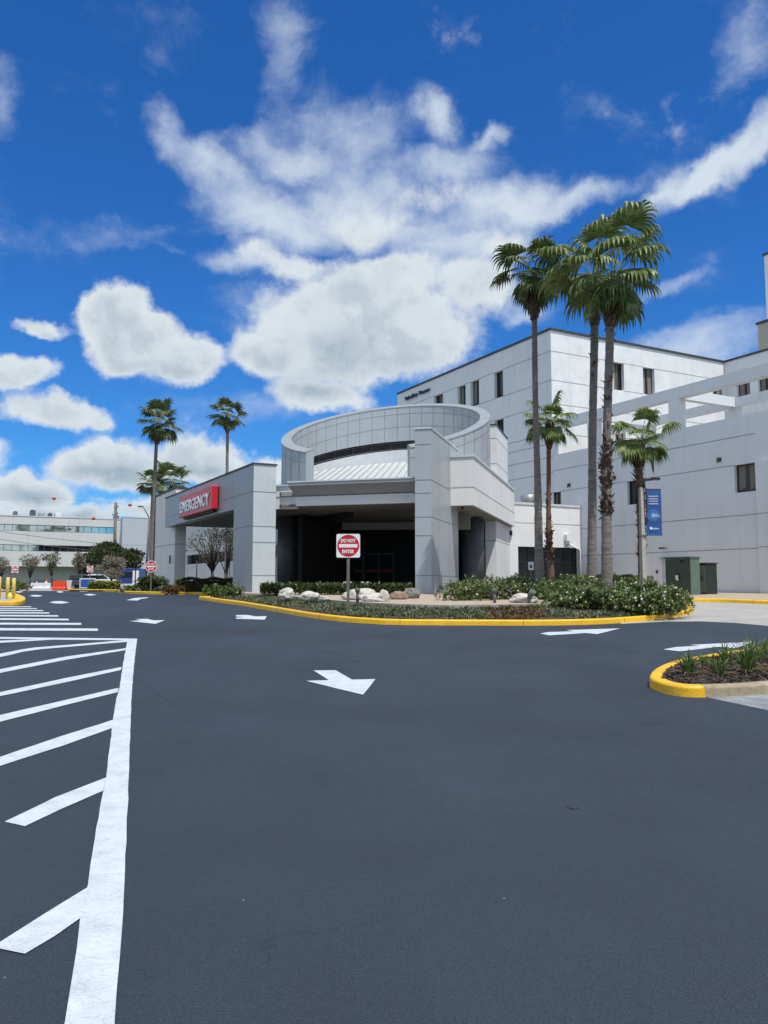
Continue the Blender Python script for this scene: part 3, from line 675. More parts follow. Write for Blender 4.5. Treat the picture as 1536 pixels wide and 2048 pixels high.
def island_z(x, y):
    d = dist_path(x, y, loop); t = min(1, max(0, (d - .15) / 2.4)); base = G(y) + .12
    return base + (max(zbed(y) - .05, base) - base) * t
im = sheet_mb(inner, island_z, xs=frange(-9, 13, .8), ys=frange(21, 41, .6))
structure(link('mulch_bed', im, 'mulch', origin=(0, 0, 0)))
# raised gravel bed behind a low concrete edging
edge_px = [(440, 1187.5), (552, 1189.5), (620, 1197), (700, 1204), (780, 1208.5), (860, 1211), (960, 1211), (1040, 1210), (1110, 1207)]
def pbed(px, py):
    lo, hi = 15.0, 60.0; d = ray(px, py)
    for _ in range(40):
        m = (lo + hi) / 2
        if CAM.z + d.z * m / d.y > zbed(m): lo = m
        else: hi = m
    return Vector((d.x * lo / d.y, lo))
ed = smooth([pbed(x, y) for x, y in edge_px], 5)
gb = ed + [Vector((6.6, 29.5)), Vector((6.3, 34)), Vector((3.5, 37.5)), Vector((0.4, 37)), Vector((-4, 37.5)), Vector((-6.5, 37))]
structure(link('gravel_bed', sheet_mb(gb, lambda x, y: zbed(y) + .03, xs=[-3, 0, 3]), 'gravel', origin=(0, 0, 0)))
mb = MB(); rows = []
for o_, z_ in ((-.14, -.35), (-.14, .035), (.02, .04), (.02, -.2)):
    rows.append([(p.x, p.y, zbed(p.y) + z_) for p in offset(ed, o_)])
n = len(ed); mb.v = [rows[j][i] for i in range(n) for j in range(4)]
for i in range(n - 1):
    for j in range(3): a = i * 4 + j; mb.f.append([a, a + 1, a + 5, a + 4]); mb.mi.append(0); mb.sm.append(False)
tag(link('edging_wall', mb, 'concrete'), 'low curved concrete edging between the gravel bed and the green strip', 'edging')

# ------------------------------------------------------------------ plants
def leaf(mb, p, d, n, L, w, fold=.25):
    """pointed leaf from p along d, normal n"""
    s = d.cross(n).normalized()
    a = p; b = p + d * L * .45 + s * w * .5 + n * w * fold; c = p + d * L; e = p + d * L * .45 - s * w * .5 + n * w * fold; m = p + d * L * .5
    mb.add([a, b, c, e, m], [(0, 1, 4), (1, 2, 4), (0, 4, 3), (4, 2, 3)])
def rdir(rr, up=.0):
    while True:
        v = Vector((rr.uniform(-1, 1), rr.uniform(-1, 1), rr.uniform(-1, 1)))
        if .1 < v.length < 1: v.normalize(); v.z += up; return v.normalized()
def bush(name, c, rx, ry, h, n, L, mt, label, cat='shrub', group=None, seed=1, flowers=0, base=None, w=.5, box=False):
    """leaves on whorled twigs filling a lumpy volume standing at c (ground point)"""
    rr = random.Random(seed); c = Vector(c); t = thing(name, c, label, cat, group)
    lobes = [(Vector((rr.uniform(-.55, .55) * rx, rr.uniform(-.55, .55) * ry, h * rr.uniform(.40, .62))), rr.uniform(.42, .66)) for _ in range(7)]
    mb = MB(); fb = MB(); tw = MB(); tips = []
    k = max(1, n // 6) * (2 if box else 1)
    if box:
        core = MB(); core.box(c + Vector((-rx * .93, -ry * .88, .02)), (rx * 1.86, 0, 0), (0, ry * 1.76, 0), (0, 0, h * .84)); link('dark_core', core, 'mulch', t)  # solid dark box, painted as the shaded inside of the hedge
    for i in range(k):
        if box:
            q = Vector((rr.uniform(-rx, rx), rr.uniform(-ry, ry), 0)); z = h * (1 - .10 * rr.random() ** 2) if rr.random() < .55 else h * rr.uniform(.12, 1)
            if z < h * .88:
                if rr.random() < .7: q.y = -ry * rr.uniform(.9, 1.05)
                else: q.x = rx * rr.choice((-1, 1)) * rr.uniform(.9, 1.03)
            q.z = z + .06 * h * sin(q.x * 5 + seed) ; out = Vector((q.x / rx * .3, q.y / ry * .5, 1))
        else:
            lc, lr = lobes[rr.randrange(7)]; d = rdir(rr, .25); rad = rr.uniform(.72, 1.06)
            q = lc + Vector((d.x * rx * lr * rad, d.y * ry * lr * rad, d.z * h * lr * rad * .85)); out = d
            if q.z < .02: q.z = rr.uniform(.02, h * .2)
        ax = (out.normalized() + rdir(rr) * .5 + ZZ * .35).normalized(); p0 = c + q; tips.append((p0, ax))
        for j in range(6):
            an = j * 2.4 + rr.random(); s = ax.orthogonal().normalized(); b2 = ax.cross(s)
            d = (ax * rr.uniform(.2, .8) + (s * cos(an) + b2 * sin(an))).normalized()
            leaf(mb, p0 - ax * L * .15 * j, d, (ax - d * ax.dot(d)).normalized(), L * rr.uniform(.7, 1.2), L * w)
    link('foliage', mb, mt, t)
    for i in range(9):
        p, ax = tips[rr.randrange(len(tips))]; b = c + Vector((rr.uniform(-.15, .15) * rx, rr.uniform(-.15, .15) * ry, 0)); tw.tube([b, (b + p) / 2 + Vector((0, 0, .08 * h)), p], [.02, .013, .006], 5)
    link('stem', tw, 'bark', t)
    if flowers:
        for i in range(flowers):
            p, ax = tips[rr.randrange(len(tips))]; p = p + ax * L * .5
            s = ax.orthogonal().normalized(); b2 = ax.cross(s); r0 = rr.uniform(.028, .052)
            for j in range(5):
                an = j * 2 * pi / 5; leaf(fb, p, ((s * cos(an) + b2 * sin(an)) + ax * .35).normalized(), ax, r0, r0 * .8)
        link('flower', fb, 'flower', t)['kind'] = 'stuff'
    return t
# big white flowering shrubs: (px, py ground contact, depth, radius x, radius y, height)
fl_sh = [(930, 27.8, 1.0, .8, 1.02), (962, 29.5, 1.1, .9, 1.15), (1012, 28.6, 1.1, .9, 1.15), (1050, 30.2, 1.1, .9, 1.3), (1095, 28.5, 1.1, .9, 1.05), (1130, 26.6, 1.1, .9, 1.18), (1172, 25.2, 1.05, .9, 1.0),
         (1150, 29.2, 1.1, 1, 1.25), (1210, 27.6, 1.1, .9, 1.25), (1212, 24.6, .95, .8, .95), (1255, 26.0, 1.05, .9, 1.16), (1258, 24.2, .95, .8, .9), (1300, 25.6, 1.0, .9, 1.25), (1300, 24.0, .85, .7, .92), (1338, 24.6, .75, .8, 1.02), (1120, 24.8, .9, .7, .62)]
wher = ['beside the grey pillar foot', 'second from the grey pillar foot', 'behind the path light and pale boulder', 'tall one left of the leftmost tall palm', 'between the leftmost tall palm and the short palm', 'low in front of the short palm', 'in front of the leaning palm trunk',
        'behind the short palm at the rear', 'around the foot of the leaning palm', 'low one at the front below the thickest palm', 'just right of the thickest palm trunk', 'low one at the front right of the thickest palm', 'tall one at the lamp post foot', 'low one at the front below the banner', 'at the right end of the bed', 'smallest one spilling over the green strip']
for i, ((px, Y, rx, ry, h), wh) in enumerate(zip(fl_sh, wher)):
    X = (px - 768) / 1606 * Y
    bush('flowering_shrub', (X, Y, island_z(X, Y) - .03), rx, ry, h * .74, 1700, .105, 'shrub', 'green shrub dotted with white flowers, ' + wh, 'shrub', 'white flowering shrubs in the bed', 100 + i, flowers=[14, 16, 20, 24, 34, 42, 52, 18, 44, 55, 58, 58, 55, 55, 44, 15][i])
# green strip behind the kerb
def tufts(mb, pts, rr, L, nl, w=.22, mix=None):
    for p in pts:
        for j in range(nl):
            an = rr.uniform(0, 2 * pi); up = rr.uniform(.35, 1.3); d = Vector((cos(an), sin(an), up)).normalized()
            nn = (ZZ - d * d.z).normalized(); leaf(mb, p + Vector((rr.uniform(-.06, .06), rr.uniform(-.06, .06), 0)), d, nn, L * rr.uniform(.6, 1.25), L * w)
rr = random.Random(5); pts = []; pr = []
pl = fr
while len(pts) < 2100:
    i = rr.randrange(len(loop) // 1); 
    x = rr.uniform(-8.4, 9.6); y = rr.uniform(21.8, 36)
    d = dist_path(x, y, loop)
    inside = False; jx = len(inner) - 1
    for ix in range(len(inner)):
        a, b = inner[ix], inner[jx]
        if (a.y > y) != (b.y > y) and x < (b.x - a.x) * (y - a.y) / (b.y - a.y) + a.x: inside = not inside
        jx = ix
    if not inside or d < .32 or d > 3.2: continue
    de = dist_path(x, y, ed[:-1])
    ye = None
    # keep the strip in front of the edging
    k = min(range(len(ed)), key=lambda q: abs(ed[q].x - x))
    if y > ed[k].y - .22 and x < ed[-1].x: continue
    if x > ed[-1].x and d > 1.4: continue
    if d < .75 and sin(x * 1.7) + sin(x * 4.1 + 1) > rr.uniform(-.2, 1.6): continue
    pts.append(Vector((x, y, island_z(x, y) - .02)))
gmb = MB(); tufts(gmb, [p for p in pts if not (3.0 < p.x < 4.6)], rr, .15, 9)
tag(link('ground_cover', gmb, 'cover', origin=(0, 24, .6)), 'low green ground cover strip along the yellow kerb', 'ground cover', kind='stuff')
gmb = MB(); tufts(gmb, [p for p in pts if 3.0 < p.x < 4.6], rr, .15, 9)
tag(link('ground_cover', gmb, 'reddish', origin=(3.8, 24, .6)), 'reddish brown patch of low ground cover in the strip', 'ground cover', kind='stuff')
# dark hedge in front of the porch opening
rr = random.Random(9); pts = [Vector((rr.uniform(-5.1, 1.1), 0, 0)) for _ in range(330)]
for p in pts: p.y = 33.3 - .285 * p.x * 0 + rr.uniform(-.5, .6) - .30 * (p.x + 5) * .1; p.z = zbed(p.y) + .03
gmb = MB()
for p in pts:
    for j in range(14):
        an = rr.uniform(0, 2 * pi); d = Vector((cos(an), sin(an), rr.uniform(.2, 1.6))).normalized(); leaf(gmb, p + ZZ * rr.uniform(0, .38), d, (ZZ - d * d.z).normalized(), rr.uniform(.12, .27), .07)
tag(link('low_hedge', gmb, 'shrub_dark', origin=(-2, 33.3, ZB)), 'low dark leafy hedge behind the boulders under the porch', 'hedge', kind='stuff')
# hedge left of the pillar (under the emergency arm) and foreground left tip
bush('clipped_hedge', (-10.1, 45.8, .93), 1.7, .6, .9, 3000, .10, 'shrub_dark', 'dark clipped hedge under the emergency canopy opening', 'hedge', None, 31, box=True)
bush('shrub', (-6.9, 34.6, .95), .9, .5, .55, 1500, .10, 'shrub', 'low green shrub at the foot of the grey canopy pillar', 'shrub', None, 32)
bush('shrub', (-11.8, 44.2, .93), 1.0, .5, .5, 1400, .10, 'reddish', 'low reddish shrub at the foot of the cream canopy pillar', 'shrub', None, 33)

# ------------------------------------------------------------------ rocks
def rock(px, py, wpx, hpx, Y, m, label, seed, z=None):
    rr = random.Random(seed); k = Y / 1606; c = P(px, py, Y); zb = (zbed(c.y) + .02) if z is None else z
    bm = bmesh.new(); bmesh.ops.create_icosphere(bm, subdivisions=4, radius=1)
    cs = [rdir(rr) for _ in range(11)]
    from mathutils import noise as mn
    for v in bm.verts:
        d = v.co.copy(); r = 1.0
        for cc in cs: r = min(r, rr_lim[0] / max(.35, d.dot(cc)) if d.dot(cc) > .35 else r)
        r += .17 * mn.fractal(d * 1.7 + Vector((seed, 0, 0)), 1, 2, 5) + .06 * mn.fractal(d * 6 + Vector((seed, 3, 0)), 1, 2, 3)
        v.co = Vector((d.x * r * wpx * .5 * k, d.y * r * wpx * .38 * k, d.z * r * hpx * .62 * k + hpx * .35 * k))
    bm.verts.index_update(); mb = MB(); mb.smooth = True; mb.add([v.co + Vector((c.x, c.y, zb)) for v in bm.verts], [[v.index for v in f.verts] for f in bm.faces]); bm.free()
    return tag(link('boulder', mb, m), label, 'rock', 'landscape boulders in the gravel bed')
rr_lim = [.86]
for a in [(573, 1190, 34, 22, 29.5, 'rock', 'pale boulder nearest the left canopy pillar', 3), (619, 1196, 40, 18, 28.2, 'rock', 'pale low boulder, second from the left pillar', 4),
          (722, 1192, 76, 24, 28.4, 'rock', 'big pale hollowed boulder behind the do not enter sign post', 5), (752, 1199, 58, 18, 27.0, 'rock', 'pale craggy boulder right of the sign post, at the gravel edge', 6),
          (768, 1200, 24, 24, 26.9, 'rock', 'small upright pale boulder leaning on the craggy one', 12),
          (797, 1192, 36, 18, 28.6, 'rock_brown', 'reddish brown boulder near the right grey pillar', 7), (822, 1190, 36, 22, 29.4, 'rock_grey', 'dark grey boulder touching the right grey pillar', 8), (648, 1197, 20, 9, 28.0, 'rock', 'small flat stone between the left boulders and the sign', 13),
          (1049, 1204, 56, 20, 26.0, 'rock', 'long flat pale boulder in front of the flowering shrubs', 9)]: rock(*a)

# ------------------------------------------------------------------ path lights
def path_light(px, Y, ztop_px, label):
    c = P(px, ztop_px, Y); z0 = zbed(c.y) + .02; t = thing('path_light', (c.x, c.y, z0), label, 'path light', 'bollard path lights in the gravel'); h = c.z - z0
    a = MB(); a.cyl((c.x, c.y, z0), .05, h * .72, 16); link('post', a, 'galv_dark', t)
    b = MB(); b.tube([(c.x, c.y, z0 + h * .72), (c.x, c.y, z0 + h * .76), (c.x, c.y, z0 + h * .97), (c.x, c.y, z0 + h)], [.06, .085, .085, .06], 16); link('lamp_head', b, 'galv_dark', t)
M['galv_dark'] = mat('grey_green_lamp_metal', (.11, .13, .13), .6, var=.1)
path_light(715, 26.3, 1176, 'grey bollard path light just right of the do not enter post')
path_light(989, 25.8, 1177, 'grey bollard path light in gravel before the flowering shrubs')
c = P(1058, 1192, 25.6); ZB = zbed(c.y); t = thing('spotlight', (c.x, c.y, ZB), 'small grey ground spotlight behind the long pale boulder', 'spotlight')
a = MB(); a.cyl((c.x, c.y, ZB), .02, .2, 8); link('stake', a, 'galv_dark', t)
a = MB(); a.tube([(c.x, c.y + .05, ZB + .18), (c.x + .04, c.y - .02, ZB + .28), (c.x + .12, c.y - .1, ZB + .42)], [.05, .10, .11], 12); link('lamp_head', a, 'galv_dark', t)

# ------------------------------------------------------------------ foreground lily island
ny = [(1700, 1370), (1536, 1388.5), (1470, 1393), (1411, 1395), (1370, 1394), (1335, 1389), (1310, 1381), (1298, 1373), (1304, 1360), (1326, 1346), (1360, 1335), (1420, 1324), (1480, 1314), (1536, 1306), (1640, 1292)]
fy = smooth([hit(*p) for p in ny], 6)
i0 = 3 * 6
kerb('yellow_kerb', fy[i0:], w=.20, side=-1)
kerb('unpainted_kerb', fy[:i0 + 1], w=.20, side=-1, m='oldcurb')
inn = offset(fy, -.17)
mb = sheet_mb([(p.x, p.y) for p in inn], lambda x, y: G(y) + .125 + .02 * sin(x * 9) * cos(y * 7), xs=frange(4, 12, .25), ys=frange(10, 22, .25))
structure(link('mulch_bed', mb, 'mulch', origin=(7, 13, 0)))
rr = random.Random(4); cm = MB()
cmn = 0
xs_ = [p.x for p in inn]; ys_ = [p.y for p in inn]
def inpoly(x, y, poly):
    ins = False; j = len(poly) - 1
    for i in range(len(poly)):
        a, b = poly[i], poly[j]
        if (a.y > y) != (b.y > y) and x < (b.x - a.x) * (y - a.y) / (b.y - a.y) + a.x: ins = not ins
        j = i
    return ins
while cmn < 3800:
    x = rr.uniform(min(xs_), max(xs_)); y = rr.uniform(min(ys_), max(ys_))
    if not inpoly(x, y, inn): continue
    cmn += 1; z = G(y) + .14; an = rr.uniform(0, pi); s = rr.uniform(.02, .055); b = .012
    dx = Vector((cos(an), sin(an), rr.uniform(-.5, .5))) * s; dy = Vector((-sin(an), cos(an), rr.uniform(-.5, .5))) * s * .4
    p = Vector((x, y, z)); cm.add([p - dx - dy, p + dx - dy, p + dx + dy, p - dx + dy, p + ZZ * b], [(0, 1, 4), (1, 2, 4), (2, 3, 4), (3, 0, 4)])
M['chips'] = leafmat('bark_chips', (.012, .009, .008), (.035, .026, .022), (.11, .085, .07), .95, .0)
tag(link('bark_chips', cm, 'chips', origin=(7, 13, .2)), 'loose dark bark chips covering the foreground bed', 'bark chips', kind='stuff')
def lily(px, py, h, n, label, seed):
    rr = random.Random(seed); b = hit(px, py, .13); z = G(b.y) + .13; t = thing('lily_plant', (b.x, b.y, z), label, 'lily plant', 'strap leaved lilies in the foreground bed')
    for name, m, cnt, kk in (('leaf_blades', 'blade', n, 1), ('dry_blades', 'drygrass', n // 4, .6)):
        mb = MB()
        for i in range(cnt):
            an = rr.uniform(0, 2 * pi); le = rr.uniform(.05, .8) if kk == 1 else rr.uniform(.7, 1.2); L = h * rr.uniform(.7, 1.2) * (1 if kk == 1 else .8)
            o = Vector((b.x + cos(an) * .05, b.y + sin(an) * .05, z)); d = Vector((cos(an), sin(an), 0)); s = Vector((-sin(an), cos(an), 0)); w = .011
            pv = None
            for k in range(6):
                u = k / 5; q = o + d * L * (le * u * (.35 + .65 * u)) + ZZ * L * (u * (1 - .42 * le * u * u * 1.6)) * (1 if kk == 1 else .35)
                ww = w * (1 - u ** 2.2) + .001
                cur = (q - s * ww, q + ZZ * -.004, q + s * ww)
                if pv: mb.add([*pv, *cur], [(0, 1, 4, 3), (1, 2, 5, 4)])
                pv = cur
        link(name, mb, m, t)
lily(1376, 1349, .42, 60, 'lily tuft at the rounded yellow nose of the bed', 1)
lily(1438, 1351, .40, 46, 'lily tuft second from the yellow nose', 2)
lily(1452, 1328, .38, 40, 'lily tuft at the rear kerb behind the second one', 3)
lily(1494, 1345, .60, 80, 'tallest lily tuft in the middle of the foreground bed', 4)
lily(1520, 1322, .50, 60, 'lily tuft at the rear kerb near the right picture edge', 5)
lily(1548, 1338, .45, 60, 'lily tuft cut by the right picture edge', 6)
lily(1408, 1331, .22, 24, 'small sparse lily tuft beside the rear kerb', 7)

# ------------------------------------------------------------------ palms
def palm(base, top, heart, Rr, n, seed, label, rb, rt, group, m='palm', boots=(), trunkm='trunk', droop=1.0, bulb=.0, up=0.0, group_cat='palm tree', nb=None, lbl2=None, tall=.2):
    rr = random.Random(seed); base = Vector(base); top = Vector(top); heart = Vector(heart)
    t = thing('palm_tree', base, label, 'palm tree', group)
    H = top - base; mb = MB(); pts = []; rad = []; bend = Vector((rr.uniform(-1, 1), rr.uniform(-1, 1), 0)) * .012 * H.length
    NN = 44
    for i in range(NN + 1):
        u = i / NN; pts.append(base + H * u + bend * sin(pi * u) + Vector((sin(u * 9 + seed), cos(u * 7 + seed), 0)) * .012)
        rad.append((rb + (rt - rb) * min(1, u * 1.6) ** .7 + .35 * rb * max(0, .06 - u) / .06) * (1 + .045 * sin(i * 2.9 + seed) + rr.uniform(-.03, .03)))
    pts.append(heart); rad.append(rt * .9); mb.tube(pts, rad, 14); link('trunk', mb, trunkm, t)
    # old leaf bases
    bb = MB()
    def boot(p, rad_, L, w, an, out):
        d = Vector((cos(an), sin(an), 0)); s = Vector((-sin(an), cos(an), 0)); q = p + d * rad_ * .9
        e = q + d * out + ZZ * L; bb.add([q - s * w, q + s * w, e - s * w * .5, e + s * w * .5, q + d * .03 - ZZ * .02, q + ZZ * L * .55 + d * (out * .25 + .015)], [(0, 1, 5), (1, 3, 5), (0, 5, 2), (2, 5, 3), (0, 2, 3, 1)])
    def at(u):
        x = u * NN; i = min(NN - 1, int(x)); return pts[i].lerp(pts[i + 1], x - i), rad[i]
    for (u0, u1, dens, sz) in boots:
        cnt = int((u1 - u0) * H.length * dens)
        for i in range(cnt):
            u = u0 + (u1 - u0) * rr.random(); p, r_ = at(u); an = rr.uniform(0, 2 * pi)
            boot(p, r_, sz * rr.uniform(.5, 1.4) * rr.choice((1, 1, 1, -1)), sz * .42, an, sz * rr.uniform(.15, 1.0) * (1 if rr.random() < .85 else 1.6))
    for i in range(int(60 + 60 * bulb)):
        u = rr.uniform(0, 1); p = top.lerp(heart, u * .6) - ZZ * .5 * bulb * (1 - u); an = rr.uniform(0, 2 * pi); boot(p, rt * (1 + bulb * 1.1), .22, .05, an, rr.uniform(.05, .16))
    if bulb:
        bb.tube([top - ZZ * .75 * bulb, top - ZZ * .35 * bulb, top + (heart - top) * .35, heart], [rt * 1.05, rt * (1 + 1.2 * bulb), rt * (1 + 1.3 * bulb), rt], 12)
    link('leaf_bases', bb, 'boot', t)
    fr_ = MB(); pe = MB(); ds = MB()
    for i in range(n):
        f = (i + .5) / n; az = i * 2.39996 + rr.uniform(-.3, .3)
        el = radians(82 - (114 + 8 * droop) * f ** .9 + rr.uniform(-13, 13)) + up * (1 - f)     # youngest leaves upright, oldest hanging
        dh = Vector((cos(az), sin(az), 0)); lf_ = (1 + tall * (.6 - f)) * rr.uniform(.80, 1.12); Lp = Rr * rr.uniform(.46, .68) * lf_; Lb = Rr * rr.uniform(.50, .64) * (1 + (lf_ - 1) * .6)
        prev = heart + dh * rt * .4 + ZZ * .1; e = el; pp = [prev.copy()]
        for k in range(4):
            prev = prev + (dh * cos(e) + ZZ * sin(e)) * Lp / 4; e -= radians(7 + 5 * f) * droop; pp.append(prev.copy())
        pe.tube(pp, [.022, .018, .015, .012, .010], 5, False)
        ax = (dh * cos(e) + ZZ * sin(e)).normalized(); sd_ = dh.cross(ZZ).normalized(); tilt = rr.uniform(-.35, .35); sd_ = (Matrix.Rotation(tilt, 3, ax) @ sd_)
        nrm = sd_.cross(ax).normalized(); nrm = nrm if nrm.z > 0 or el < 0 else -nrm
        ns = 22; hub = prev
        for j in range(ns):
            th = radians(-104 + 208 * (j + .5) / ns); L = Lb * 1.18 * (.74 + .26 * cos(th * .75)) * rr.uniform(.88, 1.10)
            d = ax * cos(th) + sd_ * sin(th) - nrm * .16 * (1 - cos(th)) + nrm * .10
            d.normalize(); wv = (-ax * sin(th) + sd_ * cos(th)).normalized(); nn = d.cross(wv).normalized()
            pv = None; q = hub.copy(); dirv = d.copy(); K = 8
            for k in range(K + 1):
                u = k / K; hw = (2 * radians(236) / ns / 2 * .62) * L * min(u, .56) + .002; hw *= (1 if u < .5 else max(.05, (1 - (u - .5) / .5)) ** 1.25)
                hw = min(hw, .050 * Rr / 1.6 + .006)
                fold = nn * hw * .55 * (-1 if j % 2 else 1) * 0 + nn * hw * .5
                cur = (q - wv * hw, q + fold, q + wv * hw)
                if pv: fr_.add([*pv, *cur], [(0, 1, 4, 3), (1, 2, 5, 4)]) if k < K else fr_.add([*pv, q], [(0, 1, 3), (1, 2, 3)])
                pv = cur
                g = (0.03 + 2.9 * max(0, u - .36) ** 1.15) * droop
                dirv = (dirv - ZZ * g * (1.0 if u > .4 else .3)).normalized(); q = q + dirv * L / K
    link('fronds', fr_, m, t); link('petioles', pe, 'petiole', t)
    return t
def palm_px(bx, by, tx, ty, hx, hy, Y, wpx_b, wpx_t, Rpx, n, seed, label, zb=None, grp='tall fan palms in the flower bed', dY=0, **k):
    b = P(bx, by, Y); z0 = (island_z(b.x, b.y) if zb is None else zb) - .05; b.z = z0
    tp = P(tx, ty, Y + dY); h = P(hx, hy, Y + dY); s = Y / 1606
    return palm(b, tp, h, Rpx * s, n, seed, label, wpx_b * s / 2, wpx_t * s / 2, grp, **k)
palm_px(1080, 1172, 1068, 610, 1068, 552, 30, 21, 11.5, 82, 20, 11, 'tall fan palm with smooth grey trunk, left of the three tall ones', boots=((.93, 1, 12, .12),), bulb=.8, m='palm_dark', droop=1.0, tall=.15)
palm_px(1182, 1170, 1189, 640, 1186, 556, 29, 20, 16, 92, 18, 12, 'tall fan palm with a bent bare trunk, middle of the three tall ones', boots=((.80, 1, 16, .12),), bulb=.3, droop=1.2, tall=1.1)
palm_px(1213, 1178, 1221, 632, 1224, 568, 26.5, 25, 17, 104, 24, 13, 'tallest fan palm with shaggy lower trunk, right of the three tall ones', boots=((.30, .56, 85, .17), (.56, .82, 8, .14), (.9, 1, 14, .14)), bulb=.55, droop=1.3, tall=1.05)
palm_px(1103, 1160, 1098, 868, 1097, 848, 34.5, 17, 9, 58, 19, 14, 'short fan palm with reddish trunk, between two tall trunks', boots=((.22, .40, 60, .17), (.40, .62, 22, .12), (.9, 1, 14, .10)), trunkm='trunk_brown', bulb=.9, m='palm_light', grp='short fan palms near the white annex', droop=1.0)
palm_px(1280, 1168, 1277, 925, 1283, 885, 34.2, 10, 15, 62, 20, 15, 'short fan palm with ragged trunk beside the lamp post', boots=((.30, 1.0, 70, .15),), trunkm='trunk_brown', bulb=.35, m='palm_light', grp='short fan palms near the white annex', droop=1.0)
palm_px(303, 1165, 314, 868, 316, 850, 56, 11, 7, 46, 22, 16, 'tall slim palm at the left end of the emergency canopy', zb=.95, grp='fan palms beyond the emergency canopy', bulb=1.0, m='palm_dark', droop=.7)
palm_px(452, 1165, 455, 852, 453, 832, 66, 9, 6, 38, 20, 17, 'slim palm rising behind the emergency canopy roof', zb=.95, grp='fan palms beyond the emergency canopy', bulb=.8, m='palm_dark', droop=.7)
palm_px(302, 1165, 306, 990, 305, 968, 72, 12, 8, 34, 18, 18, 'short palm behind the slim palm trunk at the canopy end', zb=.95, grp='fan palms beyond the emergency canopy', m='palm_dark', droop=.7)
palm_px(343, 1165, 343, 985, 343, 966, 74, 12, 8, 40, 24, 19, 'short bushy palm whose crown shows over the canopy end wall', zb=.95, grp='fan palms beyond the emergency canopy', m='palm', droop=.6)
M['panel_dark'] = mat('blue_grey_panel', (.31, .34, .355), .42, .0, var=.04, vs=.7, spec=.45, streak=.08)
M['wingwall'] = mat('smooth_white_wall', (.70, .73, .75), .85, var=.035, vs=.35, bump=.25, bs=18, streak=.12)
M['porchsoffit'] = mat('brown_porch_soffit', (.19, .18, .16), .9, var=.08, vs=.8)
# ------------------------------------------------------------------ hospital wing and tower share one facade plane
A = P(1525, 1189, 43); A.z = .9
sC, zTop = onp(1101, 660, A, U)
C0 = A + U * sC                      # tower corner
sEnd, _ = onp(795, 793, A, U)
NU = -V                              # outward normal of the shaded facade
def wz(py, px=1525): return onp(px, py, A, U)[1]
TOPZ = zTop
# joint heights
jt = [onp(1102, 701.5, A, U)[1], onp(1102, 760, A, U)[1], onp(1103, 807, A, U)[1]]
TW0, TW1 = jt[0], jt[1]; FLH = jt[0] - jt[2]
tower = thing('hospital_tower', (C0.x, C0.y, .9), 'tall white hospital block with dark roof line and narrow windows behind the drum', 'hospital building')
ops = []
for (a, b) in ((988.5, 1006), (941, 958), (915, 931)):
    s0 = onp(b, 760, A, U)[0]; s1 = onp(a, 760, A, U)[0]; ops.append((s0, s1, TW1, TW0))
s0 = onp(886, 790, A, U)[0]; s1 = onp(868, 790, A, U)[0]; ops.append((s0, s1, TW1, TW0))
lower = [(o[0], o[1], TW1 - FLH, TW0 - FLH) for o in ops[:1]]
ops += lower
mb = MB(); wall_open(mb, A, U, sC, sEnd, 9.0, TOPZ, ops, NU, .35)
mb.quad(A + U * sC + ZZ * 0, A + U * sEnd, A + U * sEnd + ZZ * 8.1, A + U * sC + ZZ * 8.1)
mb.m = 1
jl = jt + [jt[1] - FLH, jt[2] - FLH, onp(1067, 895, A, U)[1], onp(1042, 957, A, U)[1], 5.3]
for z in jl:
    cuts = sorted([(o[0], o[1]) for o in ops if o[2] - .02 <= z <= o[3] + .02]); s = sC
    for c0, c1 in cuts: strip(mb, A, U, s, c0, z, NU, .06); s = c1
    strip(mb, A, U, s, sEnd, z, NU, .06)
mb.m = 0
# sunny faces: right face, inner face, far ends, roof
V0 = C0; sI, _ = onp(1448, 727, C0, V); CI = C0 + V * sI; NV = -U
ro = []
def rwin(a, b, k=0):
    s0 = onp(a, 750, C0, V)[0]; s1 = onp(b, 750, C0, V)[0]; ro.append((s0, s1, TW1 - k * FLH, TW0 - k * FLH))
rwin(1286, 1309); rwin(1227, 1248); rwin(1424, 1446); rwin(1227, 1248, 1); rwin(1286, 1309, 1); rwin(1424, 1446, 1)
mbR = MB(); wall_open(mbR, C0, V, 0, sI, 9.0, TOPZ, ro, NV, .35)
mbR.m = 1
for z in jt + [jt[1] - FLH, jt[2] - FLH]:
    cuts = sorted([(o[0], o[1]) for o in ro if o[2] - .02 <= z <= o[3] + .02]); s = 0
    for c0, c1 in cuts: strip(mbR, C0, V, s, c0, z, NV, .06); s = c1
    strip(mbR, C0, V, s, sI, z, NV, .06)
mbR.m = 0
# inner court face runs back towards the viewer
io = []
sIb, _ = onp(1536, 700, CI, -U)
for (a, b) in ((1474, 1500), (1517, 1541)):
    io.append((onp(a, 775, CI, -U)[0], onp(b, 775, CI, -U)[0], TW1, TW0))
mbI = MB(); wall_open(mbI, CI, -U, 0, 26, 9.0, TOPZ, io, NU, .3)
mbI.m = 1
for z in jt + [jt[1] - FLH]:
    cuts = sorted([(o[0], o[1]) for o in io if o[2] - .02 <= z <= o[3] + .02]); s = 0
    for c0, c1 in cuts: strip(mbI, CI, -U, s, c0, z, NU, .06); s = c1
    strip(mbI, CI, -U, s, 26, z, NU, .06)
mbI.m = 0
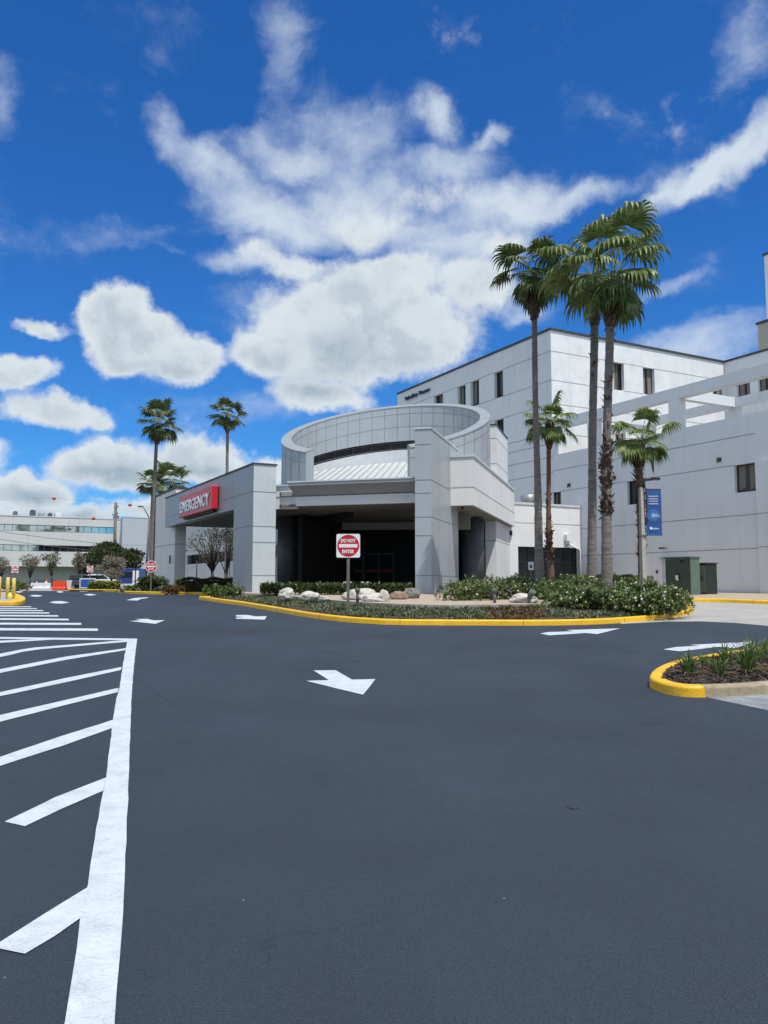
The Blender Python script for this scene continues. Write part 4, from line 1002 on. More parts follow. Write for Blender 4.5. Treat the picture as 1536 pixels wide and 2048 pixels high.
# closing mass: far end wall and roof
E0 = A + U * sEnd
mb.quad(E0, E0 + V * 30, E0 + V * 30 + ZZ * (TOPZ - .9), E0 + ZZ * (TOPZ - .9))
ro_ = [C0, E0, E0 + V * 38, CI - U * 26 + V * 20, CI - U * 26, CI]
link('wall', mb, ['wingwall', 'joint'], tower); link('sunlit_wall', mbR, ['stucco_old', 'joint'], tower); link('court_wall', mbI, ['wingwall', 'joint'], tower)
rb = MB(); rb.add([Vector((p.x, p.y, TOPZ - .4)) for p in ro_], [list(range(6))]); link('roof', rb, 'coping', tower)
ce = MB(); e = .10
ce.box(Vector((C0.x, C0.y, TOPZ)) - U * .0 - V * e, U * (sEnd - sC), V * .5, ZZ * .16)
ce.box(Vector((C0.x, C0.y, TOPZ)) - U * e - V * e, V * (sI + 2 * e), U * e, ZZ * .16); ce.box(Vector((C0.x, C0.y, TOPZ + .001)) + V * .4, V * (sI - .4 - e), U * .4, ZZ * .159)
ce.box(Vector((CI.x, CI.y, TOPZ)) - V * e - U * .1, -U * 26, V * .5, ZZ * .16)
link('roof_edge', ce, 'capmetal', tower)
for o in ops[:3]: window(tower, A, U, *o, NU, .34, 1, R.choice((1, 2)), .05)
window(tower, A, U, *ops[3], NU, .34, 1, 2, .05); window(tower, A, U, *lower[0], NU, .34, 1, 0, .05)
for i, o in enumerate(ro): window(tower, C0, V, *o, NV, .34, 1, (1, 2, 1, 3, 1, 2)[i], .06)
for o in io: window(tower, CI, -U, *o, NU, .29, 1, 1, .06)
# roof blocks
c = P(1515, 650, 66); c2 = P(1528, 512, 72)
pb = MB(); pb.box((c.x, c.y, TOPZ - .3), V * 8, -U * 5, ZZ * (c.z - TOPZ + .3)); link('penthouse', pb, 'tan', tower)
pb = MB(); pb.box((c2.x, c2.y, TOPZ - .3), V * 8, -U * 6, ZZ * (c2.z - TOPZ + .3)); link('lift_tower', pb, 'wingwall', tower)
pb = MB(); pb.box(Vector((c.x, c.y, c.z)) - V * .1 + U * .1, V * 8.2, -U * 5.2, ZZ * .2); link('penthouse_roof_edge', pb, 'capmetal', tower); pb = MB(); pb.box(Vector((c2.x, c2.y, c2.z)) - V * .1 + U * .1, V * 8.2, -U * 6.2, ZZ * .22); link('lift_tower_roof_edge', pb, 'capmetal', tower)
# tower lettering (dark, standing off the wall)
sa, za = onp(813, 801.5, A, U); sb, zb = onp(862, 786, A, U)
lt = MB(); h = (onp(862, 777, A, U)[1] - zb) * .8
text_into(lt, 'Scheffler Tower', A + U * ((sa + sb) / 2) - V * .08 + ZZ * ((za + zb) / 2 - .9 + .1), -U, ZZ, h, width=abs(sa - sb), bold=.02, depth=.16)
tag(link('sign_lettering', lt, 'navy'), 'dark blue raised lettering high on the tower wall above the drum', 'lettering')

wing = thing('hospital_wing', (A.x, A.y, .9), 'lower white hospital wing with pergola frames along its roof on the right', 'hospital building')
zPar = wz(822); zBT = wz(728); zBB = wz(751) - .05; j1 = wz(864); j2 = onp(1326, 952, A, U)[1]; j3 = wz(1027); j4 = wz(1096)
def wop(a, b, ya, yb, px, zt=None):
    s0, s1 = sorted((onp(a, ya, A, U)[0], onp(b, ya, A, U)[0])); z1 = onp(px, ya, A, U)[1]; z0 = onp(px, yb, A, U)[1]; return (s0, s1, z0, zt or z1)
wo = [wop(1468, 1512, 924, 984, 1490, j2), wop(1254, 1277, 963, 1009, 1265, j2), wop(1104, 1122, 984, 1014, 1113, j2)]
dro = wop(1323, 1345, 1117, 1165, 1334); dro = (dro[0] - .6, dro[1], .9, dro[3])
mb = MB(); wall_open(mb, A, U, -12, sC - .02, .9, zPar, wo + [dro], NU, .28)
mb.box(A + ZZ * (zPar - .9) + V * .001, U * (sC - .02), V * .45, ZZ * .12) if False else None
mb.box(A + U * -12 + V * .05 + ZZ * (zPar - .9 - .01), U * (sC + 12), V * .5, ZZ * .012)
mb.m = 1
for z, cutl in ((j1, []), (j2, wo), (j3, []), (j4, [])):
    s = 0.05
    for c0, c1 in sorted([(o[0], o[1]) for o in cutl]): strip(mb, A, U, s, c0, z, NU, .055); s = c1
    strip(mb, A, U, s, sC, z, NU, .055)
mb.m = 0
link('wall', mb, ['wingwall', 'joint'], wing)
pb = MB(); pb.box(A - U * 12 - V * .16, U * 12.02, V * .155, ZZ * (j2 - .9)); pb.m = 1; strip(pb, A - V * .16, U, -12, 0, j3, NU, .05); strip(pb, A - V * .16, U, -12, 0, j4 + .05, NU, .05)
link('pier', pb, ['wingwall', 'joint'], wing)
tb = MB(); tb.add([Vector((*(A - U * 12).xy, 9.9)), Vector((*(A + U * sC).xy, 9.9)), Vector((*(CI).xy, 9.9)), Vector((*(CI - U * 30).xy, 9.9))], [(0, 1, 2, 3)]); link('roof_terrace', tb, 'concrete', wing)
for i, o in enumerate(wo): window(wing, A, U, *o, NU, .26, 0 if i == 0 else 1, (1, 0, 1)[i], .07)
# pergola: posts, beams, rear frame and ties
pg = MB(); sp = [onp(1347, 800, A, U)[0]]; step = onp(1183, 850, A, U)[0] - sp[0]; sp = [sp[0] - step, sp[0], sp[0] + step]
pg.box(A + U * -12 + ZZ * (zBB - .9), U * (sC + 11.9), V * .55, ZZ * (zBT - zBB))
for s in sp: pg.box(A + U * (s - .42) + V * .003 + ZZ * (zPar - .9), U * .84, V * .54, ZZ * (zBB - zPar))
link('pergola_beam', pg, 'wingwall', wing)
pg = MB(); D5 = 5.3; hB = zBT - zBB
O5 = A + V * D5
pg.box(O5 + U * -12 + ZZ * (zBB - .9 + .05), U * (sC + 11.7), V * .45, ZZ * (hB - .1))
for s in sp: pg.box(O5 + U * (s - .35) + V * .003 + ZZ * (9.9 - .9), U * .7, V * .44, ZZ * (zBB - 9.9 + .05))
for s in sp: pg.box(A + U * (s - .22) + V * .56 + ZZ * (zBB - .9 + .03), V * (D5 - .57), U * .44, ZZ * (hB - .06))
link('rear_pergola_frame', pg, 'wingwall', wing)
# door behind the transformer
d = MB(); d.box(A + U * (dro[0]) + V * .2 + ZZ * 0, U * (dro[1] - dro[0]), V * .05, ZZ * (dro[3] - .9)); dd = link('door', d, 'whitepaint', wing)
d = MB(); d.box(A + U * (dro[1] - .25) + V * .12 + ZZ * 1.0, U * .05, V * .07, ZZ * .3); link('handle', d, 'darkmetal', dd)
d = MB(); d.box(A + U * (dro[0] - .06) - V * .14 + ZZ * (dro[3] - .9 + .002), U * (dro[1] - dro[0] + .12), V * .14, ZZ * .06); link('door_canopy', d, 'galv', wing)
for (px, py, lb) in ((1439, 919, 'round dark wall light beside the upper right window'), (1229, 955, 'round dark wall light between the two palm trunks'), (1139, 970, 'round dark wall light above the annex roof')):
    s, z = onp(px, py, A, U); b = MB(); pp = A + U * s + ZZ * (z - .9); b.tube([pp, pp - V * .14], [.14, .10], 14); b.tube([pp - V * .06, pp - V * .22 - ZZ * .18], [.06, .04], 8)
    tag(link('wall_light', b, 'darkmetal'), lb, 'wall light', 'dark lights on the hospital wing wall')
s, z = onp(1333, 1097, A, U); b = MB(); pp = A + U * s + ZZ * (z - .9); b.tube([pp, pp - V * .3 + ZZ * .02], [.03, .03], 8); b.box(pp - V * .34 - U * .22 - ZZ * .05, U * .4, -V * .13, ZZ * .12)
tag(link('security_camera', b, 'galv_dark'), 'small camera on the wall above the green transformer', 'camera')
s, z = onp(1316, 1147, A, U); b = MB(); pp = A + U * s + ZZ * (z - .9); b.box(pp, U * .1, -V * .07, ZZ * .2); tag(link('call_box', b, 'black'), 'tiny dark box on the wall left of the door', 'wall box')
# planting strip at the foot of the wing, with yellow kerb
kl = [hit(1376, 1204), hit(1440, 1205), hit(1536, 1209), hit(1700, 1216)]; kerb('yellow_kerb', smooth(kl[::-1], 4), side=-1)
st = [kl[0], kl[1], kl[2], kl[3], Vector((A.x + 6, A.y - 11)), Vector((A.x - .3, A.y - .1)), Vector(((A + U * 12).x, (A + U * 12).y - .1)), Vector((9.5, 44))]
structure(link('planting_strip', sheet_mb([(p[0], p[1] + .12) for p in st], gz(.10)), 'gravel', origin=(0, 0, 0)))

# ------------------------------------------------------------------ annex
sA = onp(1163, 1080, A, U)[0]; B0 = A + U * sA; zA = onp(1160, 1016, A, U)[1]
annex = thing('annex', (B0.x, B0.y, .9), 'single storey white annex with dark glass doors behind the palms', 'building')
D = -V; LA = onp(1026, 1080, B0, D)[0]
g0 = onp(1157, 1096, B0, D); g1 = onp(1036, 1095, B0, D); jz = onp(1100, 1048, B0, D)[1]
go = (g0[0], g1[0], .95, g0[1])
mb = MB(); wall_open(mb, B0, D, 0, LA + 3.2, .9, zA, [go], NV, .30); 
mb.quad(B0 + D * (LA + 3.2), B0 + D * (LA + 3.2) + U * 20, B0 + D * (LA + 3.2) + U * 20 + ZZ * (zA - .9), B0 + D * (LA + 3.2) + ZZ * (zA - .9))
mb.m = 1; strip(mb, B0, D, 0, LA + 3.2, jz, NV, .05); link('wall', mb, ['stucco', 'joint'], annex)
mb = MB(); mb.box(B0 + ZZ * (zA - .9) - U * .05, D * (LA + 3.25), U * .35, ZZ * .15); link('coping', mb, 'coping', annex)
mb = MB(); mb.box(B0 + ZZ * (zA - .9 - .4) + U * .3, D * (LA + 3.2), U * 12, ZZ * .1); link('roof', mb, 'concrete', annex)
window(annex, B0, D, *go, NV, .28, 4, 0, .07, transom=2.9)
# collector box and downpipe
s, z = onp(1137, 1080, B0, D); pp = B0 + D * s + ZZ * (z - .9) - U * .02
mb = MB(); mb.box(pp - ZZ * .1 - U * .32, D * .42, U * .3, ZZ * .45); mb.box(pp - ZZ * .3 - U * .2 + D * .1, D * .2, U * .18, ZZ * .2)
s2, z2 = onp(1157, 1100, B0, D); q2 = B0 + D * s2 + ZZ * (z2 - .9) - U * .12; mb.tube([pp - ZZ * .25 - U * .1 + D * .2, q2, q2 - ZZ * (z2 - 1.0)], .07, 8)
tag(link('downpipe', mb, 'whitepaint'), 'white gutter box and slanting downpipe at the right corner of the annex', 'downpipe')
c = P(1058, 1006, 60); fx = thing('exhaust_fan', (c.x, c.y, zA - .4), 'galvanised exhaust fan on the annex roof beside the tall trunk', 'roof fan')
mb = MB(); mb.tube([(c.x, c.y, zA - .35), (c.x, c.y, zA + .25), (c.x, c.y, zA + .5)], [.95, .9, .45], 20); link('base', mb, 'galv_dark', fx)
mb = MB(); mb.tube([(c.x, c.y, zA + .5), (c.x, c.y, zA + 1.35), (c.x, c.y, zA + 1.42)], [.55, .62, .5], 20); link('hood', mb, 'galv', fx)
c = P(1036, 1005, 59); mb = MB(); mb.tube([(c.x, c.y, zA - .35), (c.x, c.y, zA + .55), (c.x - .15, c.y, zA + .6)], .05, 6); mb.tube([(c.x - .16, c.y, zA + .6), (c.x + .16, c.y, zA + .6)], .07, 6); tag(link('vent_pipe', mb, 'galv_dark'), 'thin vent pipe on the annex roof left of the fan', 'vent pipe')

# ------------------------------------------------------------------ entrance porch
R0 = P(863, 1190, 34); R0.z = .95
def rp(a, b, z): return Vector((R0.x, R0.y, 0)) + Q * a + W * b + ZZ * z
zf = onp(863, 857, R0, Q)[1]
porch = thing('entrance_porch', (R0.x, R0.y, .95), 'silver panelled entrance porch with a slanted open drum on its roof', 'porch')
wF = -onp(830, 1000, R0, Q)[0]; bF = onp(916, 1000, R0, W)[0]
mb = MB(); mb.box(rp(-wF, 0, .9), Q * wF, W * bF, ZZ * (zf - .9)); mb.m = 1
FO = R0 - Q * wF
for y in (888.6, 959.7, 986, 1034, 1071, 1151):
    z = onp(850, y, R0, Q)[1]; strip(mb, FO, Q, 0, wF, z, -W, .035)
    if y in (959.7, 1034, 1151): strip(mb, R0, W, 0, bF, z, Q, .03)
for b in (bF * .25, bF * .62): vstrip(mb, R0, W, b, .95, zf, Q, .025)
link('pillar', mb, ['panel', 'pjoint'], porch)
mb = MB(); mb.box(rp(-wF - .03, -.03, zf), Q * (wF + .06), W * (bF + .06), ZZ * .07); link('pillar_cap', mb, 'coping', porch)
mb = MB(); mb.box(rp(-wF - .25, -.3, .95), Q * (wF + .5), W * (bF + .3), ZZ * .15); link('pillar_plinth', mb, 'concrete', porch)
# white side block
b0 = onp(901, 960, R0, W)[0]; S0 = R0 + W * b0; a1 = onp(947, 960, S0, Q)[0]; S1 = S0 + Q * a1; b1 = min(16.0, onp(1029, 1010, S1, W)[0])
zt = onp(947, 913.5, S1, W)[1]; zb_ = onp(947, 1010, S1, W)[1]; zj = onp(947, 974, S1, W)[1]; zc = onp(947, 920, S1, W)[1]
mb = MB(); mb.box(Vector((S0.x, S0.y, zb_)) + Q * .002, Q * (a1 - .002), W * b1, ZZ * (zt - zb_)); mb.m = 1
strip(mb, S0, Q, 0, a1, zj, -W, .045); strip(mb, S1, W, 0, b1, zj, Q, .045)
link('side_block', mb, ['stucco', 'joint'], porch)
mb = MB(); mb.box(Vector((S0.x, S0.y, zt)) - Q * .0 - W * .05, Q * (a1 + .05), W * (b1 + .1), ZZ * .12); link('side_block_cap', mb, 'coping', porch)
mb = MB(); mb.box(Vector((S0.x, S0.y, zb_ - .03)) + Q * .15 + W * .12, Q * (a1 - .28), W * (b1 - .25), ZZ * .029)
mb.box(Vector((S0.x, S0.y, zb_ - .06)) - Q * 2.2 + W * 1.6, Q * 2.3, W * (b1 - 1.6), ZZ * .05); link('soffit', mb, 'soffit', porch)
# white wall under the block
inn_ = .35; S2 = S1 - Q * inn_; bc = onp(993, 1100, S2, W)[0]; S3 = S2 + W * bc; wc = -onp(971, 1100, S3, Q)[0]
mb = MB(); mb.box(Vector((S3.x, S3.y, .9)) - Q * wc, Q * wc, W * (b1 - bc + 1.5), ZZ * (zb_ - .9 - .032)); mb.m = 1
jj = onp(993, 1081, S2, W)[1]; strip(mb, S3 - Q * wc, Q, 0, wc, jj, -W, .04); strip(mb, S3, W, 0, b1 - bc, jj, Q, .04)
link('side_wall', mb, ['stucco', 'joint'], porch)
s, z = onp(1019, 1070, S3, W); pp = S3 + W * s; mb = MB(); mb.box(Vector((pp.x, pp.y, z)), W * .3, Q * .16, ZZ * .28); tag(link('wall_light', mb, 'darkmetal'), 'small wall light on the white wall under the side block', 'wall light')
pp = S0 + Q * .5 + W * .35; mb = MB(); mb.tube([(pp.x, pp.y, zb_ - .03), (pp.x, pp.y, zb_ - .16)], [.07, .05], 10); tag(link('soffit_light', mb, 'darkmetal'), 'small dark light under the corner of the white side block', 'light')
# upper block beside the drum
S2u = S1 - Q * .08; bt = onp(992, 860, S2u, W)[0]; T1 = S2u + W * bt; wt = -onp(968, 860, T1, Q)[0]; zU = onp(991, 849, T1, W)[1]; lt_ = onp(1015, 900, T1, W)[0]
mb = MB(); mb.box(Vector((T1.x, T1.y, zt - .4)) - Q * wt, Q * wt, W * lt_, ZZ * (zU - zt + .4)); mb.m = 1
for y in (876, 926): z = onp(992, y, T1, W)[1]; strip(mb, T1 - Q * wt, Q, 0, wt, z, -W, .045); strip(mb, T1, W, 0, lt_, z, Q, .045)
link('upper_block', mb, ['stucco_old', 'joint'], porch)
mb = MB(); mb.box(Vector((T1.x, T1.y, zU)) - Q * (wt + .04) - W * .04, Q * (wt + .08), W * (lt_ + .08), ZZ * .08); link('upper_block_cap', mb, 'capmetal', porch)

# drum
M['rimgrey'] = mat('grey_rim_coping', (.27, .30, .31), .55, var=.06, vs=1.5)
C = Vector((.11, 45.0, 0)); RO, RI = 5.88, 5.36
def ztop(s): return 10.45 + .425 * s
def dpt(r, ph, z): return C + (W * cos(ph) + Q * sin(ph)) * r + ZZ * z
ZR = 6.12
GA = radians(152); NSEG = 120
phs = [-GA + 2 * GA * i / NSEG for i in range(NSEG + 1)]
def zlow(ph): return max(ZR, 8.57 + .375 * RI * cos(ph))
ow = MB(); iw = MB(); rim = MB(); ow.smooth = iw.smooth = True; OV = .10
for a, b in zip(phs, phs[1:]):
    za, zb2 = ztop(RO * cos(a)), ztop(RO * cos(b))
    ow.quad(dpt(RO, b, ZR - .6), dpt(RO, a, ZR - .6), dpt(RO, a, za), dpt(RO, b, zb2))
    iw.quad(dpt(RI, a, zlow(a)), dpt(RI, b, zlow(b)), dpt(RI, b, ztop(RI * cos(b))), dpt(RI, a, ztop(RI * cos(a))))
    # underside of the tilted ring and the coping
    iw.quad(dpt(RI, b, zlow(b)), dpt(RI, a, zlow(a)), dpt(RO - .1, a, zlow(a)), dpt(RO - .1, b, zlow(b)))
    for (r0, h0, r1, h1) in ((RI - .02, 0, RI - .02, .06), (RI - .02, .06, RO + .03, .06), (RO + .03, .06, RO + .03, 0), (RO + .03, 0, RI - .02, 0)):
        rim.quad(dpt(r0, b, ztop(r0 * cos(b)) + h0), dpt(r0, a, ztop(r0 * cos(a)) + h0), dpt(r1, a, ztop(r1 * cos(a)) + h1), dpt(r1, b, ztop(r1 * cos(b)) + h1))
ow.smooth = iw.smooth = False
for a, sg in ((-GA, 1), (GA, -1)):
    q = [dpt(RI, a, ZR - .6), dpt(RO, a, ZR - .6), dpt(RO, a, ztop(RO * cos(a))), dpt(RI, a, ztop(RI * cos(a)))]
    ow.quad(*(q if sg > 0 else q[::-1])); q2 = [dpt(RI - .05, a, ztop(RI * cos(a))), dpt(RO + .06, a, ztop(RO * cos(a))), dpt(RO + .06, a, ztop(RO * cos(a)) + .09), dpt(RI - .05, a, ztop(RI * cos(a)) + .09)]; rim.quad(*q2)
    iw.quad(dpt(RI, a, ZR - .6), dpt(RI, a + sg * .35, ZR - .6), dpt(RI, a + sg * .35, zlow(a + sg * .35)), dpt(RI, a, zlow(a)))
# panel joints
ow.m = iw.m = 1
def curve_strip(mbx, r, fz, w, sgn):
    for a, b in zip(phs, phs[1:]):
        za, zb2 = fz(a), fz(b)
        if za is None or zb2 is None: continue
        q = [dpt(r, a, za - w / 2), dpt(r, b, zb2 - w / 2), dpt(r, b, zb2 + w / 2), dpt(r, a, za + w / 2)]; mbx.quad(*(q if sgn > 0 else q[::-1]))
curve_strip(iw, RI - .006, lambda p: ztop(RI * cos(p)) - .42, .03, 1)
curve_strip(iw, RI - .006, lambda p: (ztop(RI * cos(p)) - 1.25) if ztop(RI * cos(p)) - 1.25 > zlow(p) + .1 else None, .03, 1)
curve_strip(ow, RO + .006, lambda p: ztop(RO * cos(p)) - .5, .03, -1)
curve_strip(ow, RO + .006, lambda p: (ztop(RO * cos(p)) - 1.9) if ztop(RO * cos(p)) - 1.9 > ZR else None, .03, -1)
for k in range(-17, 18):
    a = radians(k * 8.6); e = .0036
    if abs(a) > GA: continue
    iw.quad(dpt(RI - .007, a - e, zlow(a)), dpt(RI - .007, a + e, zlow(a)), dpt(RI - .007, a + e, ztop(RI * cos(a))), dpt(RI - .007, a - e, ztop(RI * cos(a))))
    ow.quad(dpt(RO + .007, a + e, ZR), dpt(RO + .007, a - e, ZR), dpt(RO + .007, a - e, ztop(RO * cos(a))), dpt(RO + .007, a + e, ztop(RO * cos(a))))
link('drum_wall', ow, ['panel_drum', 'pjoint'], porch); link('drum_lining', iw, ['panel_drum', 'pjoint'], porch); link('drum_rim', rim, 'rimgrey', porch)
# black sheet as shade in the truss gap, white band under the lining
gp = MB(); tr = MB(); wb = MB()
zg = lambda p: 7.98 + .375 * RI * cos(p); zr = lambda s: 7.80 + .262 * s
for a, b in zip(phs, phs[1:]):
    if zlow(a) <= ZR + .01 or zlow(b) <= ZR + .01: continue
    gp.quad(dpt(RI + .22, a, zg(a) - .3), dpt(RI + .22, b, zg(b) - .3), dpt(RI + .22, b, zlow(b)), dpt(RI + .22, a, zlow(a)))
    if zg(a) > zr(RI * cos(a)) - .3: wb.quad(dpt(RI - .04, a, zr(RI * cos(a)) - .3), dpt(RI - .04, b, zr(RI * cos(b)) - .3), dpt(RI - .04, b, zg(b)), dpt(RI - .04, a, zg(a))); wb.quad(dpt(RI - .04, a, zg(a)), dpt(RI - .04, b, zg(b)), dpt(RI + .22, b, zg(b)), dpt(RI + .22, a, zg(a)))
for k in range(-10, 11):
    a = radians(k * 13)
    if abs(a) < GA - .2: tr.tube([dpt(RI + .16, a, zg(a)), dpt(RI + .16, a, zlow(a))], .03, 5)
for fr0 in (.15, .85):
    pts_ = [dpt(RI + .16, p, zg(p) + (zlow(p) - zg(p)) * fr0) for p in phs[8:-8]]; tr.tube(pts_, .028, 5)
link('truss_gap_shade', gp, 'black', porch); link('truss', tr, 'darkcol', porch); link('white_band', wb, 'coping', porch)
# inclined standing seam roof inside the drum
rf = MB(); ring = [C + (W * cos(t) + Q * sin(t)) * (RI + .1) for t in [2 * pi * i / 72 for i in range(72)]]
rf.add([Vector((p.x, p.y, zr((p - C).dot(W)))) for p in ring], [list(range(72))[::-1]])
rf.m = 1; sdv = Vector((sin(radians(6)), cos(radians(6)), 0)); spv = Vector((sdv.y, -sdv.x, 0)); x = -5.1
while x < 5.2:
    hl = sqrt(max(0, (RI + .05) ** 2 - x * x)); a_ = C + spv * x - sdv * hl; b_ = C + spv * x + sdv * hl
    a_.z = zr((a_ - C).dot(W)); b_.z = zr((b_ - C).dot(W)); rf.box(a_, spv * .05, b_ - a_, ZZ * .06); x += .42
rf.m = 0; rfo = link('drum_roof', rf, ['roofmetal', 'seam'], porch)

# canopy pillar, fascia, ceiling
L1 = rp(-wF, .55, 0); aL = onp(552, 1000, Vector((L1.x, L1.y, 0)), -Q)[0]; LR = L1 - Q * aL            # right corner of the left pillar
l0 = onp(507, 1000, LR, -V)[0]; L0 = LR - V * l0; L0.z = 0
zL = onp(507, 928, L0, V)[1]; bP = onp(467, 1100, L0, U)[0]; zBm = onp(468, 1019, L0, U)[1]; bE = onp(331, 1030, L0, U)[0]
def ql(a, b, z): return Vector((L0.x, L0.y, 0)) + V * a + U * b + ZZ * z
FL = rp(-wF, .25, 0)
zc1 = onp(700, 961, FL, -Q)[1]; zc0 = onp(700, 967, FL, -Q)[1]; FB = FL + W * .9; zs = onp(700, 990, FB, -Q)[1]; zw = onp(700, 1009, FB, -Q)[1]
lf = onp(576, 965, FL, -Q)[0]
fa = MB(); prof = [FL + ZZ * zc1 + W * 1.4, FL + ZZ * zc1 - W * 0, FL + ZZ * zc0, FB + ZZ * zs + W * .1, FB + ZZ * zs + W * .5]
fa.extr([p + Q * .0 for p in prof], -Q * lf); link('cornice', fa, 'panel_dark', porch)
fa = MB(); fa.box(FL - W * .03 + ZZ * (zc1 + .002), -Q * (lf + .03), W * 1.3, ZZ * .06); link('cornice_cap', fa, 'coping', porch)
fa = MB(); fa.box(FB + ZZ * zw, -Q * lf, W * .35, ZZ * (zs - zw - .002)); 
fa.box(FB + W * .12 - Q * (lf + .001) + ZZ * (zw - .10), -Q * 1.6, W * .3, ZZ * (zc1 - zw + .08)); link('fascia', fa, 'whitepaint', porch)
fa = MB(); fa.box(FB + W * .05 - Q * (lf + .002) + ZZ * (zc1 - .02), -Q * 1.6, W * .5, ZZ * .07); fa.m = 1; fa.box(FB + W * .10 - Q * (lf + .003) + ZZ * (zs + .02), -Q * 1.6, W * .015, ZZ * .03); link('side_cap', fa, ['coping', 'joint'], porch)
# porch ceiling / light-blocking roof deck
zce = zw - .03
cp_ = [rp(-wF - .0, 1.3, 0), rp(-.05, bF, 0), rp(-.05, 15.5, 0), rp(-12.5, 15.5, 0), rp(-12.5, 10, 0), LR + U * 3 + Q * .2, LR + W * .6]
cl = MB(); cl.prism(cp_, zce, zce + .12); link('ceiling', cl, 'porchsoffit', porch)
cl = MB(); cl.prism([p for p in cp_], ZR - .5, ZR - .3); link('light_block_deck', cl, 'concrete', porch)  # hidden slab, added to keep light out of the porch
M['pierwall2'] = mat('grey_bulkhead', (.42, .42, .40), .85, var=.05, vs=1)
# curved beam hanging under the ceiling
rbm = MB(); ph2 = [radians(-70 + 125 * i / 60) for i in range(61)]
def bpt_(r, t, z): return rp(-4.1, 2.6, 0) + (W * cos(t) + Q * sin(t)) * r + ZZ * z
ph2 = [radians(-34 + 62 * i / 48) for i in range(49)]
for a, b in zip(ph2, ph2[1:]):
    for r in (9.3, 9.7):
        rbm.quad(bpt_(r, a, zce - .42), bpt_(r, b, zce - .42), bpt_(r, b, zce), bpt_(r, a, zce))
    rbm.quad(bpt_(9.3, a, zce - .42), bpt_(9.3, b, zce - .42), bpt_(9.7, b, zce - .42), bpt_(9.7, a, zce - .42))
link('curved_beam', rbm, 'pierwall2', porch)
for (px, Y, r_) in ((576, 42.5, .56), (946, 44.2, .62)):
    c = P(px, 1100, Y); m_ = MB(); m_.cyl((c.x, c.y, .9), r_, zce - .9, 32); link('column', m_, 'darkcol', porch)
# lobby front with doors, its deep shade painted as near-black walls
bi = 13.6
iwl = MB(); iwl.box(rp(-12.6, bi, .9), Q * 13.0, W * .3, ZZ * (zce - .9)); iwl.box(rp(-8.2, 5.0, .9), Q * .25, W * (bi - 5.0), ZZ * (zce - .9)); link('lobby_wall', iwl, 'shadeblack', porch)  # left wall added so the porch closes off and reads dark
iwl = MB(); iwl.box(rp(-.4, bF + 4.2, .9), Q * .25, W * (bi - bF - 4.2), ZZ * (zce - .9)); link('side_lobby_wall', iwl, 'shadeblack', porch); iwl = MB(); iwl.box(rp(-.4, bF + 1.2, 4.3), Q * .75, W * .2, ZZ * (zce - 4.3)); link('lintel', iwl, 'soffit', porch)
for (pa, pb) in ((668, 727), (729, 788)):
    O_ = rp(0, bi - .02, 0); O_.z = 0
    s0 = onp(pa, 1140, O_, -Q)[0]; s1 = onp(pb, 1140, O_, -Q)[0]; s0, s1 = sorted((s0, s1)); zt_ = 3.3
    d = MB()
    for k in range(3): x_ = s0 + (s1 - s0) * k / 2; d.box(O_ - Q * x_ + ZZ * .95, -Q * .06, -W * .06, ZZ * 2.35)
    d.box(O_ - Q * s0 + ZZ * 3.3, -Q * (s1 - s0), -W * .06, ZZ * .08); dr = link('door', d, 'galv_dark', porch)
    gl = MB(); gl.quad(O_ - Q * s0 + ZZ * .95 - W * .01, O_ - Q * s1 + ZZ * .95 - W * .01, O_ - Q * s1 + ZZ * 3.3 - W * .01, O_ - Q * s0 + ZZ * 3.3 - W * .01); link('pane', gl, 'glass', dr)
    st_ = MB(); za = onp(727, 1145, O_, -Q)[1]; st_.box(O_ - Q * (s0 + .1) + ZZ * za - W * .08, -Q * (s1 - s0 - .2), -W * .01, ZZ * .18); link('stripe', st_, 'pinkstripe', dr)
structure(link('porch_floor', MB().add([rp(-13, -.0, .965) + Q * 5, rp(1, 1, .965), rp(3, 15, .965), rp(-16, 15, .965)], [(0, 1, 2, 3)]) if False else MB().prism([rp(-6.2, 4.4, 0), rp(-.1, 6.5, 0), rp(1.5, 6.5, 0), rp(1.5, 15, 0), rp(-13, 15, 0), rp(-10, 8, 0)], .90, .962), 'concrete'))
for (px, lb, mm) in ((695, 'pale folding floor sign behind the do not enter sign post', 'plastic'), (730, 'grey-green folding floor sign right of the do not enter sign post', 'palegreen')):
    c = P(px, 1172, 35.2); zf_ = 1.02; t = thing('floor_sign', (c.x, c.y, zf_), lb, 'floor sign')
    for sg in (-1, 1):
        m_ = MB(); pr_ = [(-.24, 0), (-.17, .62), (-.06, .62), (-.04, .57), (.04, .57), (.06, .62), (.17, .62), (.24, 0), (.16, 0), (.13, .12), (-.13, .12), (-.16, 0)]
        m_.extr([Vector((c.x + x_, c.y + sg * .02 + sg * .13 * (1 - z_ / .62), zf_ + z_)) for x_, z_ in pr_], Vector((0, sg * .02, 0))); link('panel', m_, mm, t)

# ------------------------------------------------------------------ emergency canopy arm
em = thing('emergency_canopy', (L0.x, L0.y, .95), 'long grey panelled canopy arm on the left carrying the red sign', 'canopy')
sl = MB(); sl.box(ql(0, 0, .9), V * l0, U * bP, ZZ * (zL - .9)); sl.m = 1
for y in (984, 1053, 1085, 1151):
    z = onp(530, y, L0, V)[1]; strip(sl, L0, V, 0, l0, z, -U, .035)
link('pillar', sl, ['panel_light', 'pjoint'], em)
fm = MB(); th = .5
fm.box(ql(-.012, 0.0, .9), V * .012, U * bP, ZZ * (zBm - .9))
fm.box(ql(-.012, 0, zBm), V * .012, U * bP, ZZ * (zL - zBm))
fm.box(ql(-.012, bP, zBm), V * th, U * (bE - bP), ZZ * (zL - zBm)); fm.m = 1
zj2 = onp(505, 983, L0, U)[1]; OO = L0 - V * .012
strip(fm, OO, U, 0, bE, zj2, -V, .03)
